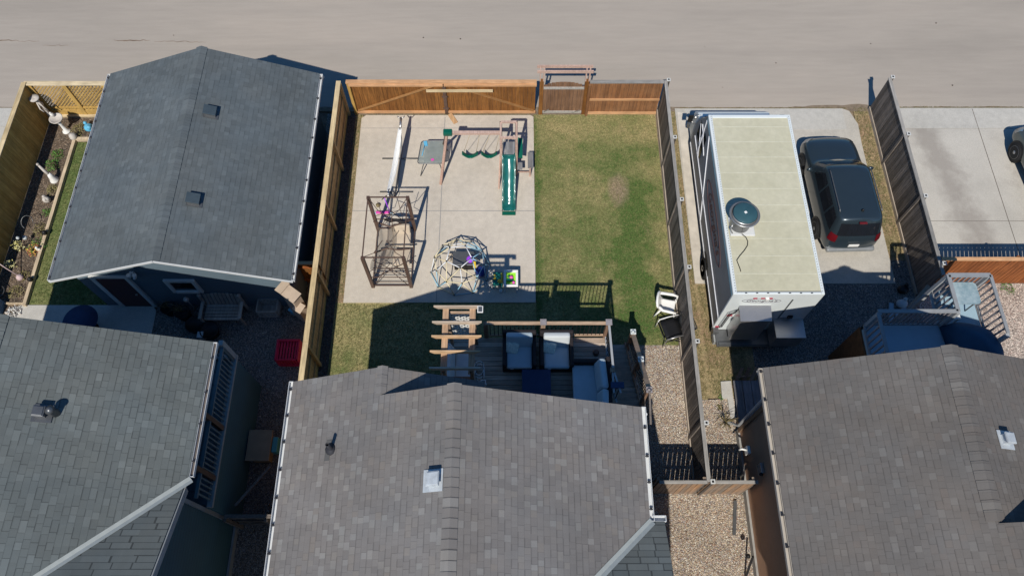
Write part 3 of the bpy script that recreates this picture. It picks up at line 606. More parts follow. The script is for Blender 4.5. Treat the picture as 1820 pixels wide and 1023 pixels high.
# ---- right house
RH = thing('house', 'right house with brownish grey shingle roof and dark brown siding', 'house', (9.9, 0, 0))
zl4 = lambda x, y: 4.9 + 0.39 * (x - 6.05); rrx = 9.94; rrz = zl4(rrx, 0)
zr4 = lambda x, y: rrz - 0.39 * (x - rrx); rbx = 12.2; rbz = zl4(rbx, 0)
slope('roof', [(6.12, -9), (rbx, -9), (rbx, 2.38), (rrx, 2.38), (rrx, 6.26), (6.12, 6.26)], zl4, M_sh_r, RH)
slope('roof', [(rrx, 1.9), (13.85, 1.9), (13.85, 6.26), (rrx, 6.26)], zr4, M_sh_r, RH)
slope('roof', [(rbx, -9), (17.5, -9), (17.5, 2.38), (rbx, 2.38)], lambda x, y: rbz - 0.39 * (x - rbx), M_sh_r, RH)
ridge_cap(RH, rrx, 2.42, 6.26, rrz, 0.39, M_cap_r, 0.2); gutter_y(RH, 6.12, -1, 6.24, 4.92, -1, M_gutter_tan, 0.66, 0.35)
fascia_rake(RH, [(6.05, 6.22, 4.8), (rrx, 6.22, rrz - .1), (13.85, 6.22, zr4(13.85, 0) - .1)], M_fascia); fascia_rake(RH, [(rrx + .3, 2.34, rrz), (rbx, 2.34, rbz - .1), (17.5, 2.34, rbz - 0.39 * 5.3 - .1)], M_fascia)
gutter_y(RH, 13.85, 2.4, 6.24, zr4(13.85, 0) - 0.01, 1, M_gutter_tan, 0.66)
mb = MB(); mb.prism([(6.78, -8), (13.3, -8), (13.3, 5.95), (6.78, 5.95)], 0.25, lambda x, y: min(zl4(x, y), zr4(x, y)) - 0.16); mb.build('wall', M_sid_r, RH)
mb = MB(); mb.b2(6.72, 13.35, -8, 5.98, 0, 0.28); mb.build('foundation', M_foundation, RH)
mb = MB(); mb.b2(6.72, 6.80, 5.88, 5.99, 0.28, 4.85); mb.b2(6.74, 6.78, 5.9, 6.0, 2.2, 2.3); mb.build('corner_board', plain('brown_trim', (0.20, 0.125, 0.08), 0.6), RH)
mb = MB(); mb.prism([(12.3, -8), (17, -8), (17, 2.0), (12.3, 2.0)], 0, lambda x, y: rbz - 0.39 * abs(x - rbx) - 0.16); mb.build('wall', M_sid_r, RH)
box_vent(RH, 10.78, 4.18, zr4(10.78, 0), -0.39, M_ventpale, w=0.25); pipe_vent(RH, 11.2, 3.35, zr4(11.2, 0), 0.4)
mb = MB(); mb.box((6.74, 5.2, 0.9), (0.1, 0.22, 0.26)); mb.tube([(6.70, 5.2, 0.95), (6.55, 5.22, 1.0), (6.50, 5.22, 0.9)], 0.03, 8); mb.build('hose_reel', M_white, RH)
mb = MB(); mb.box((6.73, 4.47, 1.85), (0.08, 0.28, 0.34)); mb.build('meter_box', M_steel, RH, bevel=0.01)
mb = MB(); mb.lathe([(0.03, 0), (0.05, 0.05), (0.05, 0.1), (0.02, 0.12)], (6.68, 4.3, 1.9), 10); mb.build('wall_lamp', M_black, RH)
mb = MB(); mb.tube([(6.66, 6.02, 4.7), (6.66, 6.06, 4.5), (6.70, 6.04, 0.5), (6.6, 6.2, 0.15), (6.4, 6.3, 0.08)], 0.045, 8); mb.build('downspout', M_railgrey, RH)

# ---- garage
GA = thing('garage', 'detached garage with smooth dark blue grey shingle roof and two small black vents', 'garage', (-9.9, 13.5, 0))
gs = (3.96 - 2.7) / 3.57; gx = -9.91
zgl = lambda x, y: 2.7 + gs * (x + 13.48); zgr = lambda x, y: 2.7 + gs * (-6.34 - x); gx = (-13.48 - 6.34) / 2; gz = zgl(gx, 0)
slope('roof', [(-13.40, 9.72), (gx, 9.72), (gx, 17.4), (-13.40, 17.4)], zgl, M_sh_g, GA, 0.1); slope('roof', [(gx, 9.72), (-6.42, 9.72), (-6.42, 17.4), (gx, 17.4)], zgr, M_sh_g, GA, 0.1)
ridge_cap(GA, gx, 9.72, 17.4, gz, gs, M_cap_g, 0.18)
gutter_y(GA, -13.40, 9.74, 17.38, 2.71, -1, M_gutter, 0.62, 0.1); gutter_y(GA, -6.42, 9.74, 17.38, 2.71, 1, M_gutter, 0.8, 0.2)
fascia_rake(GA, [(-13.45, 9.70, 2.7), (gx, 9.70, gz), (-6.37, 9.70, 2.7)], M_gutter, 0.07, 0.03); fascia_rake(GA, [(-13.5, 17.35, 2.62), (gx, 17.35, gz - .08), (-6.32, 17.35, 2.62)], M_fascia, 0.15)
mb = MB(); mb.prism([(-13.1, 10.15), (gx, 10.15), (-6.75, 10.15), (-6.75, 17.05), (gx, 17.05), (-13.1, 17.05)], 0, lambda x, y: min(zgl(x, y), zgr(x, y)) - 0.11); mb.build('wall', M_sid_g, GA)
d = MB(); d.b2(-12.52, -11.62, 10.10, 10.16, 0.05, 2.1); dd = d.build('door', plain('door_dark_red', (0.09, 0.035, 0.035), 0.5), GA)
d = MB(); d.b2(-12.66, -12.52, 10.08, 10.16, 0.02, 2.2); d.b2(-11.62, -11.5, 10.08, 10.16, 0.02, 2.2); d.b2(-12.52, -11.62, 10.08, 10.16, 2.1, 2.2); d.build('door_frame', M_trim, dd)
d = MB(); d.ball((-11.72, 10.06, 1.02), 0.035, 8); d.build('door_handle', M_steel, dd)
d = MB(); d.b2(-10.42, -9.72, 10.12, 10.16, 1.22, 1.82); ww = d.build('window', M_glassdark, GA)
d = MB(); d.b2(-10.54, -10.42, 10.08, 10.16, 1.1, 1.94); d.b2(-9.72, -9.60, 10.08, 10.16, 1.1, 1.94); d.b2(-10.42, -9.72, 10.08, 10.16, 1.82, 1.94); d.b2(-10.42, -9.72, 10.06, 10.16, 1.1, 1.22); d.build('window_frame', M_trim, ww)
d = MB(); d.box((-11.25, 10.11, 2.4), (0.12, 0.08, 0.12)); d.lathe([(0.02, 0), (0.06, 0.1), (0.07, 0.16)], (-11.32, 10.02, 2.3), 8); d.lathe([(0.02, 0), (0.06, 0.1), (0.07, 0.16)], (-11.15, 10.02, 2.3), 8); d.ball((-11.24, 10.04, 2.22), 0.05, 8); d.build('security_lamp', M_white, GA)
for vx, vy in ((-9.25, 14.95), (-9.2, 11.8)):
    z = zgr(vx, 0); mb = MB(); mb.box((vx, vy, z + 0.01), (0.44, 0.40, 0.02), (0, math.atan(gs), 0)); mb.box((vx, vy, z + 0.08), (0.32, 0.28, 0.13), (0, math.atan(gs), 0)); v = mb.build('roof_vent', M_steeldk, GA)
    c = MB(); c.box((vx, vy, z + 0.165), (0.38, 0.34, 0.035), (0, math.atan(gs), 0)); c.build('vent_hood', plain('vent_hood_dark', (0.055, 0.075, 0.09), 0.4), v, bevel=0.01)

# ---------------------------------------------------------------- fences
def fence(name, label, A, B, h, board, capm, side=1, post=2.44, rails=(0.3, 0.85, 1.45), bw=0.14, gap=0.006, cap=(0.14, 0.035), kick=None, postm=None, capped=None, poststart=0.0, cat='fence', group=None, z0=0.03, railm=None, caps=True, ends=True, ov=0.03, batten=False):
    """vertical-board fence from A to B. local x runs along it, boards stand at y=0, rails and posts on y = side"""
    A, B = Vector(A), Vector(B); L = (B - A).length; rz = math.atan2((B - A).y, (B - A).x)
    o = thing(name, label, cat, (A.x, A.y, 0), group, rz); postm = postm or board; railm = railm or board
    mb = MB(); x = 0.0
    while x < L - 0.02:
        w = min(bw * random.uniform(0.96, 1.03), L - x); mb.b2(x, x + w - gap, -0.009 + random.uniform(-0.003, 0.003), 0.009 + random.uniform(-0.003, 0.003), z0, h - 0.02 + random.uniform(-0.004, 0.0)); x += w
    mb.build('board_panel', board, o, off=L0)
    first = None
    for rz_h in rails:
        mb = MB(); mb.b2(0, L, side * 0.014, side * 0.052, rz_h, rz_h + 0.088); mb.build('rail', railm, o, off=L0)
    xs = []; x = poststart
    while x < L + 0.01: xs.append(min(x, L)); x += post
    if ends and L - xs[-1] > 0.6: xs.append(L)
    ph = h + (0.05 if capped else -0.03)
    mb = MB(); mb.b2(-0.045, 0.045, side * 0.055, side * 0.145, 0, ph); p0 = mb.build('post', postm, o, off=L0); p0.location.x = xs[0]
    if capped:
        c = MB(); c.b2(-0.062, 0.062, side * 0.038, side * 0.162, ph, ph + 0.03); c.cm = 1; c.b2(-0.03, 0.03, side * 0.07, side * 0.13, ph + 0.03, ph + 0.034); c.build('post_cap', [capped, M_black], p0, off=L0)
    for x in xs[1:]:
        q = copy_tree(p0, parent=o); q.location = (x, 0, 0)
    if batten:
        for i, x in enumerate(xs[1:-1]):
            mb = MB(); mb.b2(x - 0.045, x + 0.045, -side * 0.05, -side * 0.012, 0.0, h - 0.01, t=0.9); mb.build('batten', postm, o, off=L0)
    if caps:
        mb = MB(); x = 0
        while x < L - 0.01:
            x2 = min(x + 2.44, L); mb.b2(x + 0.002, x2 - 0.002, min(side * -ov, side * (cap[0] - ov)), max(side * -ov, side * (cap[0] - ov)), h, h + cap[1]); x = x2
        mb.build('cap_rail', capm, o, off=L0)
    if kick:
        mb = MB(); mb.b2(0, L, side * 0.012, side * 0.05, 0.0, 0.22); mb.build('kick_board', kick, o, off=L0)
    return o
M_greykick = wood('kick_pale', (0.40, 0.33, 0.26), (0.52, 0.44, 0.36), axis=0)
wax = lambda n, a, b, c=None, **kw: wood(n, a, b, c, **kw)
# wood materials are object-space; fences built along local x need cap grain on axis 0
M_gcap0 = wood('cap_weathered', (0.22, 0.21, 0.195), (0.33, 0.31, 0.285), axis=0); M_goldcap0 = wood('cap_pine', (0.50, 0.38, 0.21), (0.60, 0.47, 0.28), axis=0)
M_goldlit = wood('fence_pine_lit', (0.50, 0.31, 0.13), (0.66, 0.43, 0.20), (0.60, 0.34, 0.13))  # lighter copy of the pine; bounced light is put into its colour
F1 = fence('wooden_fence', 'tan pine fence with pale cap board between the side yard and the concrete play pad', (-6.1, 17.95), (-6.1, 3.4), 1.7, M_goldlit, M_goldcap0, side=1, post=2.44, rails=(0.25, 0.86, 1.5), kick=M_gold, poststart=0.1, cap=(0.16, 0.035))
F2 = fence('wooden_fence', 'weathered grey board fence between the lawn and the food truck', (5.36, 17.97), (5.32, 4.15), 1.7, M_greyw, M_gcap0, side=1, post=2.44, kick=None, capped=M_ironpost, cap=(0.11, 0.03), gap=0.012, ov=0.05, batten=True)
F2b = fence('wooden_fence', 'weathered dark board fence between the dark suv and the stained driveway', (13.2, 18.1), (13.2, 10.4), 1.7, M_greyw, M_gcap0, side=1, post=2.44, kick=None, capped=M_ironpost, cap=(0.11, 0.03), gap=0.012, ov=0.05, batten=True)
def kick_strip(o, L, side, m, h=0.2, y=0.03):
    mb = MB(); mb.b2(0, L, min(side * 0.012, side * (0.012 + y)), max(side * 0.012, side * (0.012 + y)), 0.0, h); mb.build('kick_board', m, o, off=L0)
kick_strip(F2, 13.8, -1, M_greykick, 0.16); kick_strip(F2b, 7.6, -1, M_greykick, 0.16)
# short fences across the side gravel, south of the yards
F3 = fence('wooden_fence', 'short orange and grey board fence closing the gravel gap beside the middle house', (3.98, 4.15), (5.28, 4.15), 1.7, M_mixw, M_gcap0, side=1, post=1.25, capped=None, cap=(0.09, 0.03), ov=0.05, gap=0.013, ends=False)
F4 = fence('wooden_fence', 'short board fence between the middle fence end and the brown siding wall', (5.36, 4.15), (6.66, 4.15), 1.7, M_mixw, M_gcap0, side=1, post=1.2, cap=(0.09, 0.03), ov=0.05, gap=0.013, ends=False)
F4b = fence('wooden_fence', 'narrow brown fence panel under the right gutter of the middle house', (3.05, 4.15), (3.78, 4.15), 1.62, M_greyw, M_gcap0, side=1, post=0.7, cap=(0.09, 0.03), ends=False)
F5 = fence('wooden_fence', 'bright orange cedar fence across the end of the stained driveway', (13.28, 10.95), (22, 10.95), 1.7, M_orange, M_cedcap, side=1, post=2.44, cap=(0.12, 0.035), ov=0.06, gap=0.016)
# far left fence and its lattice return
F6 = fence('wooden_fence', 'tall olive brown fence along the flower bed at the far left', (-16.95, 17.85), (-16.95, 4.5), 1.75, M_gold, M_goldcap0, side=-1, post=2.44, cap=(0.16, 0.035), ov=0.06)
o = thing('lattice_fence', 'golden lattice screen fence closing the flower bed at the alley', 'fence', (-16.9, 17.85, 0))
mb = MB(); mb.b2(-16.9, -13.0, 17.80, 17.86, 0.02, 0.32); mb.b2(-16.9, -13.0, 17.80, 17.86, 0.42, 0.48); mb.build('rail', M_gold, o)
mb = MB()
for x0, x1 in ((-16.78, -15.72), (-15.55, -14.3), (-14.2, -13.1)):
    s = -1.4
    while s < x1 - x0:
        a = max(0.0, s); b = min(x1 - x0, s + 1.25)
        if b - a > 0.08:
            mb.bar((x0 + a, 17.835, 0.33 + (a - s)), (x0 + b, 17.835, 0.33 + (b - s)), 0.012, 0.034); mb.bar((x1 - a, 17.848, 0.33 + (a - s)), (x1 - b, 17.848, 0.33 + (b - s)), 0.012, 0.034)
        s += 0.125
mb.build('lattice_panel', M_gold, o)
for x in (-16.85, -15.64, -14.25, -13.15):
    mb = MB(); mb.b2(x - 0.07, x + 0.07, 17.78, 17.87, 0, 1.72); mb.build('post', M_gold, o)
mb = MB(); mb.b2(-17.0, -13.0, 17.74, 17.92, 1.72, 1.755); mb.build('cap_rail', M_goldcapx, o)
mb = MB(); mb.b2(-16.9, -13.0, 17.72, 17.79, 0, 0.1); mb.build('kick_board', M_goldcapx, o)
# little gate between garage and pine fence
o = thing('side_gate', 'small orange cedar gate between the garage corner and the tan fence', 'gate', (-6.4, 10.95, 0))
mb = MB(); x = -6.72
while x < -6.16: mb.b2(x, x + 0.13, 10.94, 10.96, 0.05, 1.45); x += 0.138
mb.build('board_panel', M_ceddk, o); mb = MB(); mb.b2(-6.74, -6.14, 10.90, 10.94, 1.15, 1.24); mb.b2(-6.74, -6.14, 10.90, 10.94, 0.3, 0.39); mb.build('rail', M_orange, o)
mb = MB(); mb.b2(-6.76, -6.14, 10.88, 10.99, 1.46, 1.5); mb.build('cap_rail', M_goldcapx, o)

M_brace = wood('fence_cedar_brace', (0.28, 0.14, 0.05), (0.34, 0.18, 0.07), axis=0)
# ---- cedar double gate toward the alley
o = thing('double_gate', 'wide cedar double gate with diagonal braces at the head of the concrete pad', 'gate', (-2.4, 17.92, 0))
for x0, x1, sg in ((-5.72, -2.42, 1), (-2.38, 0.86, -1)):
    mb = MB(); x = x0
    while x < x1 - 0.02: w = min(0.14, x1 - x); mb.b2(x, x + w - 0.005, 17.93, 17.95, 0.06, 1.68 + random.uniform(-.004, .004)); x += w
    lf = mb.build('gate_leaf', M_ceddk, o)
    mb = MB(); mb.b2(x0, x1, 17.87, 17.93, 0.05, 0.15); mb.build('bottom_rail', M_cedcap, lf)
    mb = MB(); mb.b2(x0, x1, 17.80, 17.93, 1.60, 1.69); mb.build('top_rail', M_cedcap, lf)
    mb = MB(); a, b = ((x0 + 0.08, x1 - 0.25) if sg > 0 else (x1 - 0.08, x0 + 0.25)); mb.bar((a, 17.90, 0.18), (b, 17.90, 1.58), 0.04, 0.09, up=(0, 1, 0)); mb.build('brace', M_brace, lf)
mb = MB(); mb.b2(-5.8, 0.86, 17.84, 18.0, 1.70, 1.735); mb.build('cap_rail', M_cedcap, o)
mb = MB(); mb.b2(-2.46, -2.34, 17.86, 17.93, 0.02, 1.6); mb.b2(-2.50, -2.30, 17.82, 17.86, 0.35, 0.40); mb.b2(-2.50, -2.30, 17.82, 17.86, 1.0, 1.05); mb.build('latch', M_brownmetal, o)
mb = MB(); mb.b2(-5.78, -5.68, 17.84, 17.94, 0, 1.69); mb.build('post', M_gold, o)
b = MB(); b.box((-1.85, 17.82, 1.36), (2.35, 0.045, 0.10)); solo('loose_plank', b, M_goldcapx, 'long pale plank set across the two leaves of the cedar double gate', 'plank')
b = MB(); b.box((-2.17, 17.62, 0.07), (0.16, 0.46, 0.04), (0, 0, R(30)), t=0.2); solo('loose_plank', b, M_cedcapy, 'short orange plank lying on the concrete pad below the gate latch', 'plank')
# ---- arbor gate
o = thing('garden_arbor', 'brown timber arbor with twin top beams over an arched board door', 'arbor', (1.8, 17.9, 0))
for i, (x, y) in enumerate(((1.04, 17.93), (2.62, 17.93))):
    mb = MB(); mb.b2(x - 0.07, x + 0.07, y - 0.07, y + 0.07, 0, 1.78); mb.build('post', M_ceddk, o)
    for dx in (-0.06, 0.06):
        mb = MB(); mb.b2(x + dx - 0.02, x + dx + 0.02, y - 0.05, y + 0.05, 1.78, 2.38, t=0.9); mb.build('upright', M_pinkwood, o)
for y in (17.80, 18.03):
    mb = MB(); mb.b2(0.86, 2.78, y - 0.02, y + 0.02, 2.30, 2.42, t=0.7); mb.build('top_beam', M_pinkwood, o)
mb = MB(); x = 1.12
while x < 2.53:
    u = (x + 0.065 - 1.825) / 0.72; mb.b2(x, x + 0.128, 17.90, 17.92, 0.08, 1.42 + 0.30 * math.sqrt(max(0, 1 - u * u * 0.96))); x += 0.134
dd = mb.build('gate_door', M_greyw if False else wood('arbor_door_wood', (0.12, 0.055, 0.022), (0.24, 0.125, 0.06), (0.22, 0.13, 0.085)), o)
mb = MB(); mb.b2(1.12, 2.54, 17.85, 17.90, 1.40, 1.48, t=0.8); mb.b2(1.12, 2.54, 17.85, 17.90, 0.10, 0.18, t=0.9); mb.build('door_rail', M_greycap, dd)
mb = MB(); mb.bar((1.15, 17.86, 0.15), (1.35, 17.86, 0.3), 0.03, 0.03); mb.bar((2.2, 17.86, 0.12), (2.48, 17.86, 0.25), 0.03, 0.03); mb.build('hinge', M_steel, dd)
F7 = fence('wooden_fence', 'red brown cedar fence with grey cap between the arbor and the grey fence', (2.72, 17.93), (5.30, 17.93), 1.7, wood('fence_cedar_worn', (0.13, 0.045, 0.014), (0.27, 0.105, 0.035), (0.30, 0.16, 0.08)), M_gcap0, side=-1, post=5, rails=(0.75,), cap=(0.14, 0.035), ov=0.06, railm=M_cedcap, ends=False)
mb = MB(); mb.b2(0, 2.58, -0.06, -0.012, 0.0, 0.1); mb.build('kick_board', M_cedcap, F7, off=L0)

# ---- fence and gate between the two left houses
F8 = fence('wooden_fence', 'dim fence crossing the shaded gravel between the two left houses', (-7.7, 3.3), (-5.4, 3.3), 1.5, M_greyw, M_greyw, side=-1, post=1.1, cap=(0.1, 0.03))

M_capgrey = plain('cap_grey_brown', (0.26, 0.24, 0.25), 0.6); M_capwhite = plain('cap_pale', (0.60, 0.64, 0.64), 0.5)
# ---------------------------------------------------------------- deck of the middle house
DK = thing('wooden_deck', 'raised weathered deck with railing and side stairs behind the middle house', 'deck', (0.4, 6.5, 0))
DZ = 2.5
mb = MB(); y = 4.95
while y < 8.02: mb.b2(-1.95, 2.72, y, y + 0.128, DZ - 0.03, DZ); y += 0.14
mb.build('deck_floor', M_deck, DK)
mb = MB(); mb.b2(-1.9, -1.86, 4.95, 8.0, 0, DZ - 0.03); mb.b2(2.60, 2.64, 4.95, 8.0, 0, DZ - 0.03); mb.b2(-1.86, 2.60, 7.96, 8.0, 0, DZ - 0.03); mb.build('deck_skirt', M_greyw, DK)
for x, y in ((-0.72, 8.07), (0.85, 8.07), (2.63, 8.07), (2.66, 6.72)):
    mb = MB(); mb.b2(x - 0.06, x + 0.06, y - 0.06, y + 0.06, 0, DZ + (1.0 if x > 0 else 0.92)); p = mb.build('post', M_deckpost, DK)
    if x < 0 or y < 7: continue
    mb = MB(); mb.b2(x - 0.085, x + 0.085, y - 0.085, y + 0.085, DZ + 1.0, DZ + 1.03); mb.b2(x - 0.05, x + 0.05, y - 0.05, y + 0.05, DZ + 1.03, DZ + 1.045); mb.build('post_cap', M_capgrey, p)
def rail_run(parent, A, B, z0, z1, m_top, name='railing', bal=M_black, step=0.11, bw=0.02, botm=None, wtop=0.13):
    A, B = Vector(A), Vector(B); mb = MB(); mb.bar((A.x, A.y, A.z + z1), (B.x, B.y, B.z + z1), wtop, 0.035, t=0.7); r = mb.build(name, m_top, parent)
    mb = MB(); mb.bar((A.x, A.y, A.z + z0), (B.x, B.y, B.z + z0), 0.05, 0.06, t=0.5); n = int((B - A).length / step)
    mb2 = MB()
    for i in range(1, n):
        p = A.lerp(B, i / n); mb2.bar((p.x, p.y, p.z + z0), (p.x, p.y, p.z + z1), bw, bw)
    mb.build('bottom_rail', botm or m_top, r); mb2.build('balusters', bal, r); return r
rail_run(DK, (-0.72, 8.07, DZ), (2.58, 8.07, DZ), 0.08, 0.94, M_rail, wtop=0.09); rail_run(DK, (2.64, 8.03, DZ), (2.68, 6.76, DZ), 0.08, 0.94, M_railgrey, wtop=0.06)
rail_run(DK, (2.69, 6.70, DZ), (2.84, 6.1, DZ), 0.08, 0.94, M_railgrey, wtop=0.05); rail_run(DK, (2.66, 6.70, DZ), (2.66, 6.1, DZ), 0.08, 0.94, M_railgrey, wtop=0.05); mb = MB(); mb.box((2.76, 6.3, DZ + 0.96), (0.34, 0.16, 0.09)); mb.build('planter_box', M_navy, DK)
# stairs along the east side, climbing south
n = 13
for i in range(n):
    z = DZ * (i + 1) / (n + 1); y = 8.72 - i * 0.235
    mb = MB(); mb.b2(2.74, 3.55, y - 0.25, y, z - 0.035, z, t=random.uniform(0.1, 0.6)); mb.build('stair_tread', M_deck, DK)
mb = MB(); y = 5.60
while y > 4.7: mb.b2(2.72, 3.6, y - 0.136, y, DZ - 0.03, DZ); y -= 0.14
mb.build('landing', M_deck, DK)
for x in (2.735, 3.565):
    mb = MB(); mb.prismx([(8.8, 0), (8.8, 0.2), (5.65, DZ - 0.0), (5.65, DZ - 0.3), (8.4, 0)], x - 0.02, x + 0.02); mb.build('stringer', M_deckpost, DK)
for y, z in ((8.62, 1.52), (7.42, 2.42), (6.24, 3.3)):
    mb = MB(); mb.b2(3.56, 3.68, y - 0.06, y + 0.06, 0, z - 0.05); p = mb.build('stair_post', M_deckpost, DK)
    mb = MB(); mb.b2(3.54, 3.70, y - 0.08, y + 0.08, z - 0.05, z - 0.02); mb.lathe([(0.08, 0), (0.0, 0.05)], (3.62, y, z - 0.02), 4); mb.build('post_cap', M_capwhite if y > 7 else M_capgrey, p)
rail_run(DK, (3.62, 8.56, 0.55), (3.62, 7.48, 1.42), 0.05, 0.88, M_rail); rail_run(DK, (3.62, 7.36, 1.5), (3.62, 6.30, 2.36), 0.05, 0.86, M_rail); rail_run(DK, (3.62, 6.18, DZ), (3.58, 5.3, DZ), 0.06, 0.8, M_greyw, wtop=0.05)

# ---- pergola and its swing seat on the deck
PG = thing('pergola', 'narrow orange timber pergola with five rafters standing on the deck', 'pergola', (-1.35, 7.0, DZ))
pw = M_pergola
for i, (y, x0, x1) in enumerate(((7.88, -1.98, -0.78), (7.45, -2.0, -0.76), (7.07, -2.0, -0.76), (6.67, -2.02, -0.78), (6.24, -2.02, -0.78))):
    mb = MB(); mb.add([(x0, y - 0.02, 4.97), (x0 + 0.10, y - 0.02, 4.86), (x1 - 0.10, y - 0.02, 4.86), (x1, y - 0.02, 4.97), (x1, y - 0.02, 5.0), (x0, y - 0.02, 5.0), (x0, y + 0.02, 4.97), (x0 + 0.10, y + 0.02, 4.86), (x1 - 0.10, y + 0.02, 4.86), (x1, y + 0.02, 4.97), (x1, y + 0.02, 5.0), (x0, y + 0.02, 5.0)],
        [(0, 1, 2, 3, 4, 5), (11, 10, 9, 8, 7, 6), (0, 6, 7, 1), (1, 7, 8, 2), (2, 8, 9, 3), (3, 9, 10, 4), (4, 10, 11, 5), (5, 11, 6, 0)], 0.2 + 0.2 * i); mb.build('rafter', pw if i in (2, 3) else M_pergola2, PG)
for x in (-1.68, -1.0):
    mb = MB(); mb.b2(x - 0.075, x - 0.04, 6.15, 7.95, 4.74, 4.86, t=0.4); mb.b2(x + 0.04, x + 0.075, 6.15, 7.95, 4.74, 4.86, t=0.4); mb.b2(x - 0.075, x + 0.075, 6.2, 7.9, 4.83, 4.857, t=0.2); mb.build('beam', wood('pergola_beam', (0.40, 0.25, 0.15), (0.5, 0.36, 0.25), axis=1) if x < -1.5 else bpy.data.materials['pergola_beam'], PG)
    for y in (6.25, 7.85):
        mb = MB(); mb.b2(x - 0.04, x + 0.04, y - 0.045, y + 0.045, DZ, 4.74); mb.build('post', M_deckpost, PG)
mb = MB(); mb.b2(-1.66, -1.02, 7.83, 7.87, 4.62, 4.70, t=0.8); mb.build('cross_rail', M_rail, PG)
mb = MB()
for s in range(-5, 12):
    for sg in (1, -1):
        a = s * 0.155; pts = []
        for tt in (0, 1.3):
            pass
        x0, z0 = (-1.62, 2.65 + a); L = 0.58
        if sg > 0: p, q = (x0, z0), (x0 + L, z0 + L)
        else: p, q = (x0 + L, z0), (x0, z0 + L)
        zA, zB = 2.9, 4.5
        (px, pz), (qx, qz) = p, q
        def clip(t0, t1):
            f = lambda t: (px + (qx - px) * t, pz + (qz - pz) * t); return f(t0), f(t1)
        t0 = max(0, (zA - pz) / (qz - pz)); t1 = min(1, (zB - pz) / (qz - pz))
        if t1 - t0 > 0.05: (ax, az), (bx2, bz) = clip(t0, t1); mb.bar((ax, 7.9 + 0.008 * sg, az), (bx2, 7.9 + 0.008 * sg, bz), 0.01, 0.04)
mb.build('lattice_panel', M_white, PG)
mb = MB(); mb.bar((-1.66, 7.8, 2.75), (-1.5, 6.9, 2.55), 0.04, 0.05); mb.b2(-1.66, -1.02, 6.2, 6.28, 4.15, 4.22); mb.build('brace', M_deckpost, PG)
SW = thing('swing_seat', 'pale blue cushioned swing seat hanging inside the deck pergola', 'swing seat', (-1.4, 6.9, DZ))
mb = MB(); mb.box((-1.32, 6.9, DZ + 0.47), (0.44, 1.0, 0.12)); mb.build('seat_cushion', M_cushlite, SW, bevel=0.04)
mb = MB(); mb.box((-1.66, 6.9, DZ + 0.78), (0.16, 1.15, 0.5), (0, R(-14), 0)); mb.build('back_cushion', M_cushlite, SW, bevel=0.06)
mb = MB(); mb.b2(-1.7, -1.05, 6.36, 6.42, DZ + 0.36, DZ + 0.41); mb.b2(-1.7, -1.05, 7.38, 7.44, DZ + 0.36, DZ + 0.41); mb.b2(-1.10, -1.05, 6.36, 7.44, DZ + 0.36, DZ + 0.41); mb.build('seat_frame', M_brownmetal, SW)
mb = MB()
for y in (6.4, 7.4):
    for x in (-1.1, -1.68): mb.tube([(x, y, DZ + 0.4), (-1.0 if x > -1.3 else -1.68, y, 4.75)], 0.008, 5)
mb.build('chain', M_steel, SW)
o = thing('wire_stand', 'small dark wire plant stand with pale blue rings beside the swing seat', 'plant stand', (-0.88, 6.9, DZ))
mb = MB()
for z in (0.25, 0.5, 0.75):
    mb.tube([(-0.88 + 0.13 * math.cos(a), 6.85 + 0.2 * math.sin(a), DZ + z) for a in [i * math.pi / 8 for i in range(16)]], 0.012, 6, closed=True)
mb.build('ring', M_cushlite, o); mb = MB()
for i in range(4): a = math.pi / 4 + i * math.pi / 2; mb.tube([(-0.88 + 0.13 * math.cos(a), 6.85 + 0.2 * math.sin(a), DZ), (-0.88 + 0.13 * math.cos(a), 6.85 + 0.2 * math.sin(a), DZ + 0.78)], 0.01, 6)
mb.build('leg', M_black, o)
def solar(name, label, x, y, z):
    o = thing(name, label, 'solar lamp', (x, y, z)); m = MB(); m.b2(x - .07, x + .07, y - .09, y + .09, z, z + 0.02); m.build('panel_frame', M_white, o); m = MB(); m.b2(x - .05, x + .05, y - .07, y + .07, z + 0.02, z + 0.026); m.build('solar_panel', M_steeldk, o)
solar('solar_lamp', 'small white framed solar panel on the end of the northmost pergola rafter', -0.80, 7.78, 5.005)
solar('solar_lamp', 'small white framed solar panel at the edge of the middle roof', -0.77, 6.5, 3.02)
mb = MB(); mb.tube([(-0.77, 6.5, DZ), (-0.77, 6.5, 3.02)], 0.02, 6); solo('lamp_stake', mb, M_black, 'thin stake holding the solar panel at the roof edge', 'stake')

